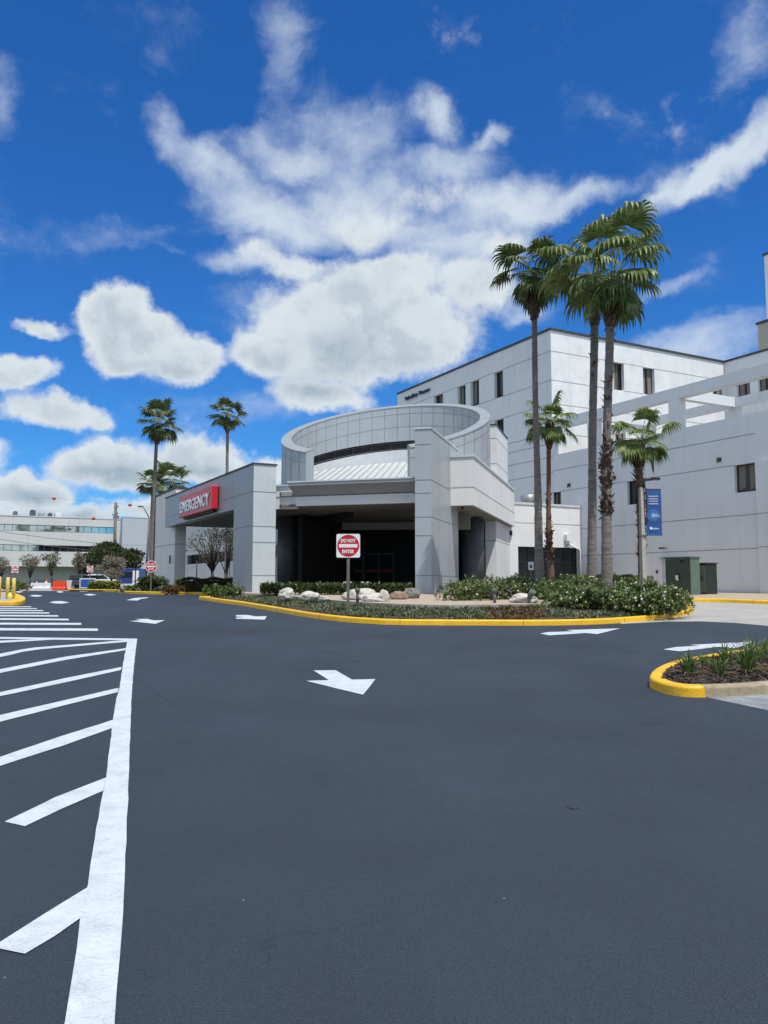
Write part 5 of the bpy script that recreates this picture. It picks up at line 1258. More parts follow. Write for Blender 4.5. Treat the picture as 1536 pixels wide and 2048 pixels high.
for b in (3.1, 5.6, 8.2, 10.9, 13.6): vstrip(fm, OO, U, b, zBm if b > bP else .9, zL, -V, .02)
z_ = onp(500, 1052, L0, U)[1]; strip(fm, OO, U, 0, bP, z_, -V, .03)
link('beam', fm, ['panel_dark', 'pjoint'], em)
cp2 = MB(); cp2.box(ql(-.06, -.04, zL), V * (l0 + .1), U * (bP + .04), ZZ * .07); cp2.box(ql(-.06, bP, zL), V * (th + .08), U * (bE - bP + .04), ZZ * .07); link('coping', cp2, 'capmetal', em)
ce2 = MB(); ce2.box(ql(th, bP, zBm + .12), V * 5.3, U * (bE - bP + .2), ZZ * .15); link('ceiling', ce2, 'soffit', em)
fb_ = MB(); fb_.box(ql(5.2, bP - 1.5, zBm - .25), V * .5, U * (bE - bP + 2.5), ZZ * 1.4); link('rear_beam', fb_, 'shadeblack', em)
# cream end pier
M['pierwall'] = mat('warm_white_stucco', (.78, .77, .72), .85, var=.04, vs=.6, bump=.3, bs=20, streak=.12)
K0 = ql(.45, 0, 0); bK = onp(349, 1120, K0, U)[0]; K1 = K0 + U * bK; wK = onp(371, 1120, K1, V)[0]; bK2 = onp(306, 1120, K0, U)[0]; zK = onp(353, 977, K0 + U * (bK - .3), U)[1]
pm = MB(); pm.box(Vector((K1.x, K1.y, .9)), V * wK, U * (bK2 - bK), ZZ * (zK - .9)); pm.m = 1
jz2 = onp(349, 1088, K0, U)[1]; strip(pm, K1, U, 0, bK2 - bK, jz2, -V, .05); strip(pm, K1, V, 0, wK, jz2, -U, .05)
link('end_pier', pm, ['pierwall', 'joint'], em)
pm = MB(); pm.box(Vector((K1.x, K1.y, zK)) - V * .05 - U * .05, V * (wK + .1), U * (bK2 - bK + .1), ZZ * .12); link('end_pier_cap', pm, 'capmetal', em)
for (px, mm, lb) in ((340.5, 'black', 'small dark plate on the side of the cream end pier'), (345, 'plastic', 'small pale plate on the cream end pier next to the dark one')):
    s, z0 = onp(px, 1127, K0, U); s, z1 = onp(px, 1111, K0, U); m_ = MB(); m_.box(K0 + U * (s - .18) - V * .03 + ZZ * z0, U * .36, V * .025, ZZ * (z1 - z0)); tag(link('wall_plate', m_, mm), lb, 'sign plate')
# illuminated emergency sign
NS = -V; s0, zs0 = onp(422, 1018, L0 - V * .42, U); s1, zs1 = onp(357, 1036, L0 - V * .42, U); _, zst = onp(422, 970.5, L0 - V * .42, U)
es = thing('emergency_sign', (*(L0 + U * ((s0 + s1) / 2)).xy, zs0), 'red box sign reading EMERGENCY in white on the grey canopy beam', 'sign')
mb = MB(); SO = L0 - V * .42; rr_ = .06
mb.box(SO + U * s0 + V * .02 + ZZ * zs0, U * (s1 - s0), V * .37, ZZ * (zst - zs0)); link('sign_box', mb, 'red', es, bevel=.05)
mb = MB(); hS = zst - zs0
text_into(mb, 'EMERGENCY', SO + U * ((s0 + s1) / 2 + .02) + ZZ * (zs0 + hS * .23) - V * .001, -U, ZZ, hS * .50, width=(s1 - s0) * .90, bold=.03, depth=.02); link('lettering', mb, 'white', es)
mb = MB(); mb.box(SO + U * (s0 + .4) + V * .2 + ZZ * (zs0 - .1), U * (s1 - s0 - .8), V * .2, ZZ * .1); link('bracket', mb, 'black', es)
# ------------------------------------------------------------------ signs
def dne(c, size, zbase, label, square=True, postw=.09, yaw=0, postm='post'):
    """do not enter sign; c = centre of the face"""
    t = thing('do_not_enter_sign', (c.x, c.y + .06, zbase), label, 'road sign', 'do not enter signs')
    X = Vector((cos(yaw), sin(yaw), 0)); Nn = X.cross(ZZ)
    h = size / 2; pl_ = MB()
    if square:
        r = size * .07; pts_ = []
        for cx, cz, a0 in ((h - r, h - r, 0), (-h + r, h - r, 90), (-h + r, -h + r, 180), (h - r, -h + r, 270)):
            for k in range(5): a = radians(a0 + 22.5 * k); pts_.append(c + X * (cx + r * cos(a)) + ZZ * (cz + r * sin(a)))
    else: pts_ = [c + X * h * 1.04 * cos(2 * pi * i / 36) + ZZ * h * 1.04 * sin(2 * pi * i / 36) for i in range(36)]
    pl_.extr(pts_, -Nn * .006); link('sign_plate', pl_, 'white', t)
    dk = MB(); dk.disc(c + Nn * .002, X, ZZ, h * .93, 48); link('red_disc', dk, 'signred', t)
    br = MB(); a, b = h * .78, h * .145; br.quad(c + Nn * .004 - X * a - ZZ * b, c + Nn * .004 + X * a - ZZ * b, c + Nn * .004 + X * a + ZZ * b, c + Nn * .004 - X * a + ZZ * b); link('white_bar', br, 'white', t)
    tx = MB(); text_into(tx, 'DO NOT', c + Nn * .004 + ZZ * h * .30, X, ZZ, h * .29, width=h * 1.25, bold=.035); text_into(tx, 'ENTER', c + Nn * .004 - ZZ * h * .62, X, ZZ, h * .29, width=h * 1.02, bold=.035); link('lettering', tx, 'white', t)
    ps = MB(); ps.box(c - Nn * .012 - X * postw / 2 + ZZ * (h * .7 + zbase - c.z - h * .7), X * postw, -Nn * postw * .8, ZZ * (c.z - zbase + h * .6)); link('post', ps, postm, t)
    bl = MB()
    for zz_ in (.55, -.55): bl.tube([c + ZZ * h * zz_ * 0 + ZZ * zz_ * h * .16 * 0 + Nn * .004 + ZZ * (h * .93 * (1 if zz_ > 0 else -1)), c + Nn * .012 + ZZ * (h * .93 * (1 if zz_ > 0 else -1))], .012, 8)
    link('bolt', bl, 'galv', t)
    return t
Ys = 24.6
c = P(696.5, 1091.5, Ys); dne(c, 47.5 * Ys / 1606, island_z(c.x, c.y) - .02, 'square do not enter sign on a weathered post in the flower bed before the porch')
c = P(302.5, 1133, 46.5); dne(c, 22.5 * 46.5 / 1606, .9, 'round do not enter sign in the bush at the far yellow kerb', square=False, postw=.07)
c = P(30, 1139, 66); dne(c, 13.5 * 66 / 1606, .9, 'small far do not enter sign above the left hedge behind the yellow bollards', postw=.07)
c = P(180, 1138, 82); dne(c, 12.5 * 82 / 1606, .9, 'small far do not enter sign right above the blue and white barrier', postw=.07)
# small white notice sign before the annex
c = P(1062, 1132, 31.5); t = thing('notice_sign', (c.x, c.y, 1), 'small white notice sign on a thin post before the dark annex doors', 'sign')
m_ = MB(); k = 31.5 / 1606; m_.box(c - Vector((5.5 * k, 0, 8 * k)), Vector((11 * k, 0, 0)), Vector((0, .006, 0)), ZZ * 16 * k); link('sign_plate', m_, 'white', t, bevel=.004)
m_ = MB(); m_.box(c + Vector((-3 * k, -.003, -4.5 * k)), Vector((6 * k, 0, 0)), Vector((0, .002, 0)), ZZ * 6.5 * k); link('sign_print', m_, 'plastic_grey' if 'plastic_grey' in M else 'galv_dark', t)
m_ = MB(); m_.box(Vector((c.x - .025, c.y + .008, 1.0)), Vector((.05, 0, 0)), Vector((0, .03, 0)), ZZ * (c.z - 1.0 + .1)); link('post', m_, 'galv_dark', t)

# ------------------------------------------------------------------ lamp post with banner
Yl = 31.8; k = Yl / 1606; b = P(1287, 1165, Yl); zb = 1.0; top = P(1287.2, 975, Yl)
t = thing('street_lamp', (b.x, b.y, zb), 'square concrete lamp post with short curved arm, right of the ragged short palm', 'street lamp')
m_ = MB(); ang = .35
def sq(z, w): return [Vector((b.x, b.y, z)) + Vector((cos(ang + pi / 4 + i * pi / 2), sin(ang + pi / 4 + i * pi / 2), 0)) * w for i in range(4)]
r0 = sq(zb, .155); r1 = sq(top.z, .085); m_.add(r0 + r1, [(0, 1, 5, 4), (1, 2, 6, 5), (2, 3, 7, 6), (3, 0, 4, 7), (4, 5, 6, 7)]); link('pole', m_, 'concrete_pole', t)
m_ = MB(); arm = [P(1287, 976, Yl), P(1287, 966, Yl), P(1288.5, 961.5, Yl), P(1293, 958.5, Yl), P(1300, 957, Yl), P(1306, 957, Yl)]; m_.tube(arm, [.075, .07, .055, .05, .045, .04], 10); link('arm', m_, 'darkmetal', t)
hd = MB(); a0 = P(1298, 954.5, Yl); hd.extr([P(1297, 957.5, Yl), P(1302, 954, Yl), P(1318, 955, Yl), P(1322, 957, Yl), P(1321, 959, Yl), P(1300, 960, Yl)], Vector((0, .34, 0))); hl_ = link('lamp_head', hd, 'darkmetal', t)
hd = MB(); hd.box(P(1304, 960.2, Yl) + Vector((0, .05, 0)), P(1316, 959.9, Yl) - P(1304, 960.2, Yl), Vector((0, .24, 0)), ZZ * .012); link('lens', hd, 'plastic', hl_)
p0 = P(1290.5, 978, Yl); p1 = P(1324.5, 1071, Yl); w_ = p1.x - p0.x; h_ = p0.z - p1.z
bn = thing('banner', (p0.x, p0.y, p1.z), 'tall blue banner with white lettering hanging beside the concrete lamp post', 'banner')
m_ = MB(); NX, NZ = 8, 20; BX = Vector((1, 0, 0))
def bpt(u, v): return Vector((p0.x + w_ * u, p0.y + .02 * sin(u * 3.3) * sin(v * pi) - .015 * sin(v * 5), p0.z - h_ * v))
for i in range(NX):
    for j in range(NZ): m_.quad(bpt((i + 1) / NX, j / NZ), bpt(i / NX, j / NZ), bpt(i / NX, (j + 1) / NZ), bpt((i + 1) / NX, (j + 1) / NZ))
m_.sm = [True] * len(m_.f); link('banner_cloth', m_, 'blue', bn)
def bt_(s_, v, hh, wfrac, mb_, u=.5): text_into(mb_, s_, Vector((p0.x + w_ * u, p0.y - .032, p0.z - h_ * v)), BX, ZZ, hh, width=w_ * wfrac, bold=.03)
m_ = MB(); hh = h_ * .026
bt_('Awarded for', .168, hh, .66, m_, .49); bt_('excellence.', .222, hh, .60, m_, .48); bt_('Trusted for', .275, hh, .60, m_, .48); bt_('compassion.', .328, hh, .66, m_, .48); bt_('BayCare', .865, h_ * .030, .40, m_, .58); link('lettering', m_, 'white', bn)
m_ = MB(); cc = Vector((p0.x + w_ * .46, p0.y - .028, p0.z - h_ * .575)); rad_ = h_ * .135
for r_a, r_b in ((.0, .42), (.5, .66), (.74, .86), (.92, 1.0)):
    n_ = 40
    for i in range(n_):
        if i % 2 and r_a > .6 or (r_a == .5 and i % 5 == 0): continue
        a, b2 = 2 * pi * i / n_, 2 * pi * (i + 1) / n_
        e_ = [cc + BX * rad_ * r_ * cos(x_) + ZZ * rad_ * r_ * sin(x_) for r_, x_ in ((r_a, a), (r_a, b2), (r_b, b2), (r_b, a))]; m_.quad(*e_)
link('round_emblem', m_, 'blue2', bn)
m_ = MB(); text_into(m_, 'Clinical', cc + BX * w_ * .10 + ZZ * h_ * .012 - Vector((0, .004, 0)), BX, ZZ, h_ * .02, width=w_ * .36, bold=.02); text_into(m_, 'Excellence', cc + BX * w_ * .18 - ZZ * h_ * .018 - Vector((0, .004, 0)), BX, ZZ, h_ * .022, width=w_ * .5, bold=.02)
m_.disc(Vector((p0.x + w_ * .28, p0.y - .032, p0.z - h_ * .845)), BX, ZZ, w_ * .085, 20); link('emblem_text', m_, 'white', bn)
m_ = MB()
for v in (0, 1): z = p0.z - h_ * v; m_.tube([(b.x + .05, p0.y + .0, z), (p0.x + w_ + .02, p0.y, z)], .016, 8)
m_.box(Vector((b.x - .11, b.y - .12, p1.z - .03)), Vector((.22, 0, 0)), Vector((0, .24, 0)), ZZ * .05); link('bracket', m_, 'galv_dark', bn)
m_ = MB(); m_.box(P(1286.5, 976, Yl) + Vector((.085, -.05, -1.0)), Vector((.03, 0, 0)), Vector((0, .05, 0)), ZZ * 1.0); m_.box(P(1287, 1045, Yl) + Vector((.10, -.07, 0)), Vector((.05, 0, 0)), Vector((0, .07, 0)), ZZ * .2); link('conduit', m_, 'darkmetal', t)

# ------------------------------------------------------------------ transformers
def cabinet(c, X, Y_, w, d, h, m, m2, label, lid=True, mark_=False):
    t = thing('transformer_cabinet', (c.x, c.y, c.z), label, 'transformer cabinet', 'green utility cabinets'); O_ = Vector(c)
    p_ = MB(); p_.box(O_ - X * .12 - Y_ * .12 - ZZ * .14, X * (w + .24), Y_ * (d + .24), ZZ * .14); link('pad', p_, 'concrete', t)
    b_ = MB(); b_.box(O_, X * w, Y_ * d, ZZ * h); link('body', b_, m2, t, bevel=.012)
    d_ = MB()
    for i in range(2): d_.box(O_ + Y_ * (.03 + i * (d - .03) / 2) - X * .03 + ZZ * .08, Y_ * ((d - .09) / 2), X * .028, ZZ * (h - .16)); 
    link('door', d_, m, t, bevel=.006)
    if lid: l_ = MB(); l_.box(O_ - X * .07 - Y_ * .05 + ZZ * (h + .002), X * (w + .12), Y_ * (d + .1), ZZ * .06); link('lid', l_, m2, t, bevel=.01)
    h_ = MB(); h_.box(O_ + Y_ * (d / 2 - .14) - X * .06 + ZZ * (h * .42), Y_ * .04, X * .03, ZZ * .28); link('handle', h_, 'black', t)
    if mark_:
        v_ = MB(); v_.box(O_ + Y_ * (d * .26) - X * .036 + ZZ * (h * .86), Y_ * .2, X * .005, ZZ * .15); link('vent', v_, 'black', t)
        v_ = MB(); v_.extr([O_ + Y_ * (d * .47) - X * .037 + ZZ * z_ + Y_ * y_ for y_, z_ in ((0, h * .40), (.08, h * .37), (.17, h * .42), (.2, h * .53), (.1, h * .51), (.02, h * .54))], X * .004); link('sticker', v_, 'white', t)
    return t
zc_ = 1.02; c1 = P(1383, 1187, 38.8); c1.z = zc_; k = 38.8 / 1606
lw = onp(1331, 1150, c1, U)[0]; rw = onp(1400, 1150, c1, V)[0]
# long doors side runs away along U, narrow end along V
def cab2(c, lw, rw, h, m, m2, label, mk): 
    return cabinet(c, V, U, rw, lw, h, m, m2, label, True, mk)
cab2(c1, lw, rw, 1.78, 'green', 'greenpale', 'large green metal transformer cabinet with twin doors and a small sticker', True)
c2_ = P(1414, 1186, 40.4); c2_.z = zc_; lw2 = onp(1398, 1150, c2_, U)[0]; rw2 = onp(1434, 1150, c2_, V)[0]
cab2(c2_, lw2 + .3, rw2, 1.52, 'greenpale', 'darkgreen', 'smaller dark green cabinet right of the large green transformer', False)
bush('clipped_hedge', (9.9, 35.6, .98), 1.9, .6, .9, 2400, .09, 'shrub_dark', 'low dark clipped hedge before the large green cabinet', 'hedge', None, 41, box=True)
bush('clipped_hedge', (10.4, 39.6, .98), 1.6, .7, .95, 1800, .09, 'oliveleaf', 'pale olive clipped hedge between the palm trunks near the wing', 'hedge', None, 42, box=True)

# ------------------------------------------------------------------ left bollard island
ny = [(-260, 1211), (-60, 1211), (0, 1211), (30, 1210.5), (45, 1208.5), (51, 1205), (50, 1200.5), (42, 1196), (30, 1192.5), (0, 1189.5), (-260, 1186)]
lp_ = smooth([hit(*p) for p in ny], 5); kerb('yellow_kerb', lp_, w=.45, side=1)
inn2 = offset(lp_, .4); structure(link('island_top', sheet_mb([(p.x, p.y) for p in inn2], gz(.13)), 'concrete'))
def bollard(px, pyb, pyt, wpx, label, Y=None):
    b_ = hit(px, pyb, .13); k_ = b_.y / 1606; tp = P(px, pyt, b_.y); z0 = G(b_.y) + .12; r_ = wpx * k_ / 2
    m_ = MB(); m_.tube([(b_.x, b_.y, z0), (b_.x, b_.y, tp.z - r_ * .5), (b_.x, b_.y, tp.z - r_ * .15), (b_.x, b_.y, tp.z)], [r_, r_, r_ * .8, r_ * .35], 18)
    tag(link('bollard', m_, 'yellow2'), label, 'bollard', 'yellow steel bollards on the left island')
bollard(14.6, 1198, 1154.5, 7, 'taller yellow bollard nearer the left picture edge')
bollard(26.6, 1197.5, 1156, 7, 'yellow bollard at the right, close to the tip of the yellow island')
bollard(-3, 1199, 1153, 8, 'yellow bollard mostly cut by the left picture edge')
b_ = hit(19.5, 1198, .13); m_ = MB(); m_.ball((b_.x, b_.y, G(b_.y) + .2), .13, 10, 8, (.9, .8, 1.3)); tag(link('yellow_stub', m_, 'yellow2'), 'short yellow stub standing between the two bollards', 'stub')

# ------------------------------------------------------------------ second islands further back
ny = [(-200, 1182), (0, 1178), (25, 1176.5), (45, 1174), (52, 1170.5), (48, 1168.3), (30, 1167.5), (-200, 1167)]
kerb('yellow_kerb', smooth([hit(*p) for p in ny], 4), w=.3, side=1)
structure(link('planting_bed', sheet_mb([tuple(p) for p in smooth([hit(*p) for p in ny], 4)], gz(.1)), 'mulch'))
c = P(8, 1165, 62); bush('clipped_hedge', (c.x - 1.5, 62, .98), 2.8, 1.2, 1.05, 1800, .14, 'shrub', 'rounded green hedge behind the yellow bollards', 'hedge', None, 51)
bush('clipped_hedge', (P(36, 1165, 60).x, 60, .98), .9, .9, .62, 900, .13, 'shrub', 'small green shrub right of the bollards on the rear island', 'shrub', None, 52)
ny = [(405, 1190.5), (380, 1189.5), (330, 1189), (280, 1188), (240, 1186), (232, 1183)]
kp = smooth([hit(*p) for p in ny], 4); kerb('yellow_kerb', kp, w=.3, side=-1)
structure(link('planting_bed', sheet_mb([tuple(p) for p in kp] + [(-32, 62), (-20, 62), (-12.5, 50), (-9.0, 44.5)], gz(.09)), 'mulch'))
ny = [(240, 1183.5), (200, 1182.8), (150, 1182.5), (137, 1181.3), (133, 1179), (142, 1177)]
kp = smooth([hit(*p) for p in ny], 4); kerb('yellow_kerb', kp, w=.3, side=-1)
structure(link('planting_bed', sheet_mb([tuple(p) for p in kp] + [(-27, 75), (-22, 62)], gz(.09)), 'mulch'))
def bpx(px, Y): return (px - 768) / 1606 * Y
bush('yellow_hedge', (bpx(210, 61), 61, 1.0), 1.0, .8, .68, 1500, .13, 'yellowleaf', 'bright yellow-green low hedge on the far yellow kerb', 'hedge', None, 53, box=True)
bush('shrub', (bpx(302, 47.4), 47.4, 1.0), 1.05, .7, 1.0, 2400, .15, 'shrub_dark', 'dark green bushy shrub under the round do not enter sign', 'shrub', None, 54)
bush('shrub', (bpx(265, 49), 49, 1.0), .9, .6, .42, 900, .12, 'shrub', 'low green shrub left of the round do not enter sign', 'shrub', None, 55)
bush('shrub', (bpx(372, 47), 47, .95), .5, .4, .35, 500, .10, 'reddish', 'tiny reddish shrub at the near kerb by the cream pier', 'shrub', None, 56)

# ------------------------------------------------------------------ barriers and cones
def frame(px, Y): return Vector((bpx(px, Y), Y, G(Y)))
def jersey(px0, px1, Y, h, m, label, detail=True):
    a, b_ = frame(px0, Y), frame(px1, Y); L = b_.x - a.x; t = thing('barricade', ((a.x + b_.x) / 2, Y, a.z), label, 'barricade', 'plastic water barricades')
    m_ = MB(); pr_ = [(0, 0), (0, .18), (.12, .32), (.15, h), (.40, h), (.43, .32), (.55, .18), (.55, 0)]
    m_.extr([a + Vector((0, y, z)) for y, z in pr_], Vector((L, 0, 0))); link('body', m_, m, t, bevel=.02)
    if detail:
        m_ = MB()
        for i in range(2): x_ = a.x + L * (.3 + .4 * i); m_.box((x_ - L * .09, Y + .10, a.z + h * .45), (L * .18, 0, 0), (0, .04, 0), (0, 0, h * .2)); 
        link('recess', m_, m, t); m_ = MB()
        for i in range(2): x_ = a.x + L * (.28 + .44 * i); m_.tube([(x_, Y + .27, a.z + h), (x_, Y + .27, a.z + h + .12)], .06, 8)
        link('filler_cap', m_, m, t)
    return t
jersey(60, 99, 70, .62, 'plastic', 'long white plastic barricade left of the orange one')
jersey(104, 130, 66, .74, 'orange', 'orange plastic barricade in the road at the far left')
a = frame(131, 67); m_ = MB(); m_.extr([a + Vector((0, 0, 0)), a + Vector((.42, 0, 0)), a + Vector((.52, 0, .86)), a + Vector((.05, 0, .80))], Vector((0, .12, 0))); tag(link('white_barrier', m_, 'plastic'), 'white upright barrier panel right of the orange barricade', 'barrier panel')
t = thing('barrier_board', tuple(frame(174, 74)), 'blue board with white frame standing behind the yellow-green hedge', 'barrier board'); a = frame(159, 74); b_ = frame(191, 74); L = b_.x - a.x
m_ = MB(); H_ = 1.05
for (x_, z_, w__, h__) in ((0, 0, .1, H_), (L - .1, 0, .1, H_), (.1, H_ - .12, L - .2, .12), (.1, .1, L - .2, .12)): m_.box(a + Vector((x_, 0, z_)), (w__, 0, 0), (0, .08, 0), (0, 0, h__))
link('frame', m_, 'plastic', t); m_ = MB(); m_.box(a + Vector((.1, .02, .22)), (L - .2, 0, 0), (0, .04, 0), (0, 0, H_ - .34)); link('board', m_, 'bluebar', t)
def cone(px, Y, h, label, m='orange', zoff=0):
    a = frame(px, Y); t = thing('traffic_cone', (a.x, a.y, a.z), label, 'traffic cone', 'orange traffic cones'); m_ = MB(); m_.box(a + Vector((-h * .28, -h * .28, 0)), (h * .56, 0, 0), (0, h * .56, 0), (0, 0, h * .05)); m_.tube([a + ZZ * h * .05, a + ZZ * h * .55, a + ZZ * h], [h * .2, h * .11, h * .04], 14); link('cone_body', m_, m, t)
    m_ = MB(); m_.tube([a + ZZ * h * .5, a + ZZ * h * .75], [h * .125, h * .08], 14); link('white_collar', m_, 'white', t)
cone(56, 68, .5, 'small cone at the left end of the long white barricade')
cone(93, 76, .95, 'cone behind the white barricade, left of the orange one')
cone(102, 71, .45, 'small cone squeezed between the white and orange barricades')
# low white wall piece at the right of the hedge
a = frame(241, 66); m_ = MB(); m_.box(a, (1.1, 0, 0), (0, .3, 0), (0, 0, .55)); tag(link('barrier_block', m_, 'plastic'), 'low white block between the yellow-green hedge and the dark shrub', 'barrier block')

# ------------------------------------------------------------------ cars
def car(px, Y, m, label, yaw=0, L=4.4, kind='suv', scale=1):
    a = frame(px, Y); t = thing('parked_car', tuple(a), label, 'car', 'parked cars'); ca, sa_ = cos(yaw), sin(yaw)
    def T(x, y, z): return a + Vector((ca * x - sa_ * y, sa_ * x + ca * y, z))
    w = .88; pr_ = [(-L / 2, .35), (-L / 2, .85), (-L / 2 + .25, .98), (-L * .22, 1.02), (L * .30, 1.0), (L / 2 - .1, .85), (L / 2, .6), (L / 2, .35)]
    gh = [(-L * .46, .98), (-L * .38, 1.5), (-L * .28, 1.62), (L * .08, 1.60), (L * .24, 1.0)]
    m_ = MB(); m_.extr([T(x, -w, z) for x, z in pr_], T(0, 2 * w, 0) - T(0, 0, 0)); m_.extr([T(x * 1.0, -w * .82, z) for x, z in gh], T(0, 2 * w * .82, 0) - T(0, 0, 0)); link('body', m_, m, t, bevel=.06)
    m_ = MB()
    for sg in (-1, 1):
        pts_ = [T(x, sg * (w * .82 + .004), z) for x, z in ((-L * .42, 1.04), (-L * .36, 1.46), (L * .06, 1.5), (L * .19, 1.04))]; m_.add(pts_, [(0, 1, 2, 3) if sg > 0 else (3, 2, 1, 0)])
    m_.add([T(-L * .46 - .0, s_, z) + (T(-.02, 0, 0) - a) for s_, z in ((-w * .7, 1.05), (w * .7, 1.05))] + [T(-L * .385 - .03, s_, 1.46) for s_ in (w * .68, -w * .68)], [(0, 1, 2, 3)])
    m_.add([T(L * .24 + .03, s_, 1.03) for s_ in (-w * .7, w * .7)] + [T(L * .095 + .03, s_, 1.52) for s_ in (w * .68, -w * .68)], [(0, 1, 2, 3)]); link('window', m_, 'glass', t)
    for x in (-L * .31, L * .31):
        for sg in (-1, 1): m_ = MB(); m_.tube([T(x, sg * (w - .2), .33), T(x, sg * (w + .01), .33)], .33, 18); wh = link('wheel', m_, 'rubber', t); m_ = MB(); m_.tube([T(x, sg * (w - .0), .33), T(x, sg * (w + .02), .33)], .18, 12); link('rim', m_, 'galv', wh)
    for sg in (-1, 1): m_ = MB(); m_.box(T(-L / 2 - .01, sg * .7 - .12, .75), T(0, .24, 0) - a, T(.03, 0, 0) - a, ZZ * .16); link('tail_light', m_, 'red', t)
    return t
car(160, 92, 'card', 'dark car seen from behind, parked behind the blue and white board', yaw=pi / 2 + .1)
car(206, 94, 'carw', 'white car parked behind the brown leafless shrub', yaw=.05)
car(292, 92, 'carw', 'white car half hidden right of the white panel, near the round sign', yaw=.1)
a = frame(256, 88); t = thing('delivery_truck', tuple(a), 'small dark blue truck behind the oak and the white panel', 'truck'); m_ = MB(); m_.box(a + Vector((-.9, 0, .5)), (1.9, 0, 0), (0, 4, 0), (0, 0, 1.7)); link('cargo_body', m_, 'carb', t, bevel=.08); m_ = MB(); m_.extr([a + Vector((-.85, -1.3, .5)), a + Vector((-.85, -1.3, 1.1)), a + Vector((-.85, -.5, 1.9)), a + Vector((-.85, -.01, 1.9)), a + Vector((-.85, -.01, .5))], (1.8, 0, 0)); link('cab', m_, 'carb', t, bevel=.06)
m_ = MB(); m_.add([a + Vector((-.75, -1.29, 1.12)), a + Vector((.85, -1.29, 1.12)), a + Vector((.8, -.56, 1.85)), a + Vector((-.7, -.56, 1.85))], [(0, 1, 2, 3)]); link('windscreen', m_, 'glass', t)
for x in (-.75, .75):
    for y in (-.7, 3): m_ = MB(); m_.tube([a + Vector((x, y, .42)), a + Vector((x + .22, y, .42))], .42, 16); link('wheel', m_, 'rubber', t)
a = frame(265, 84); m_ = MB(); m_.box(a, (.62, 0, 0), (0, .08, 0), (0, 0, 1.9)); tag(link('upright_board', m_, 'whitepaint'), 'plain white upright panel right of the blue truck', 'panel')
m_ = MB(); a = frame(270.5, 60); m_.tube([a, a + ZZ * 1.75], .045, 6); tag(link('thin_post', m_, 'darkmetal'), 'thin dark post standing before the white panel', 'post')

# ------------------------------------------------------------------ trees beyond
def tree(name, px, Y, base_z, cz_px, rx, rz, n, L, mt, label, seed, trunk_r=.12, density=1.0, group=None, limbs=9, lobes=14, zlow=None, ry=None):
    rr = random.Random(seed); a = Vector((bpx(px, Y), Y, base_z)); t = thing(name, tuple(a), label, 'tree', group); ctr = P(px, cz_px, Y); ctr.x = a.x
    tr_ = MB(); H = ctr.z - a.z; fork = a + ZZ * H * .45; tr_.tube([a, a + Vector((.05, 0, H * .22)), fork], [trunk_r * 1.2, trunk_r, trunk_r * .8], 9)
    ends_ = []
    for i in range(lobes):
        d = rdir(rr, .15); q = ctr + Vector((d.x * rx * rr.uniform(.35, .88), d.y * (ry or rx) * rr.uniform(.35, .88), d.z * rz * rr.uniform(.35, .85))); ends_.append(q)
    for i, q in enumerate(ends_):
        mid = fork.lerp(q, .5) + Vector((rr.uniform(-.2, .2), rr.uniform(-.2, .2), rr.uniform(0, .3) * rz * .4)); tr_.tube([fork - ZZ * rr.uniform(0, H * .15), mid, q], [trunk_r * .5, trunk_r * .28, trunk_r * .08], 6)
        for j in range(4):
            q3 = q + rdir(rr, .3) * rx * rr.uniform(.2, .45); tr_.tube([mid.lerp(q, .6), q3], [trunk_r * .14, trunk_r * .04], 4, False)
    link('trunk', tr_, 'bark', t)
    cr = MB()
    for i in range(n):
        q = ends_[rr.randrange(lobes)]; d = rdir(rr, .1); rad = rr.random() ** .45 * rr.uniform(.75, 1.15); p = q + Vector((d.x * rx * .40, d.y * rx * .40, d.z * rz * .36)) * rad
        dd = (d + rdir(rr) * .8).normalized(); leaf(cr, p, dd, rdir(rr, .8).cross(dd).normalized(), L * rr.uniform(.6, 1.3), L * .55)
    link('crown', cr, mt, t); return t
tree('oak_tree', 215, 96, .95, 1112, 3.3, 1.6, 5200, .36, 'oakleaf', 'broad dark green oak before the pale office building', 61, .22, lobes=20)
tree('oak_tree', 268, 95, .95, 1122, 1.6, 1.4, 2600, .34, 'oakleaf', 'smaller dark oak crown at the right end of the broad oak', 62, .16, lobes=12)
tree('oak_tree', 172, 97, .95, 1125, 1.5, 1.3, 1400, .32, 'oakleaf', 'small dark tree at the left end of the broad oak', 68, .12, lobes=9)
tree('bare_tree', 60, 100, .95, 1126, 1.35, 1.15, 520, .26, 'drytwig', 'sparse young tree before the office wall, left of the bench', 63, .11, group='young sparse trees before the office')
tree('bare_tree', 103, 100, .95, 1122, 1.35, 1.3, 560, .26, 'oliveleaf', 'sparse young tree before the office wall, right of the bench', 64, .11, group='young sparse trees before the office')
tree('bare_tree', 2, 99, .95, 1128, 1.3, 1.1, 480, .26, 'drytwig', 'sparse young tree cut by the left picture edge', 65, .11, group='young sparse trees before the office')
tree('bare_tree', 158, 93, .95, 1124, 1.0, 1.1, 500, .24, 'drytwig', 'thin dry tree at the left side of the broad oak', 66, .09, group='young sparse trees before the office')
tree('dry_shrub', 222, 82, .95, 1136, 1.5, 1.25, 2600, .20, 'drytwig', 'rounded leafless brown shrub before the broad oak', 67, .07, lobes=20)
tree('crape_myrtle', 424, 60, .9, 1080, 2.6, 1.7, 420, .20, 'oakleaf', 'leafless multi-stemmed tree seen under the emergency canopy', 69, .13, lobes=24)
tree('crape_myrtle', 452, 63, .9, 1085, 1.6, 1.3, 260, .20, 'oakleaf', 'second dark bare tree seen at the right under the emergency canopy', 70, .11, lobes=16)
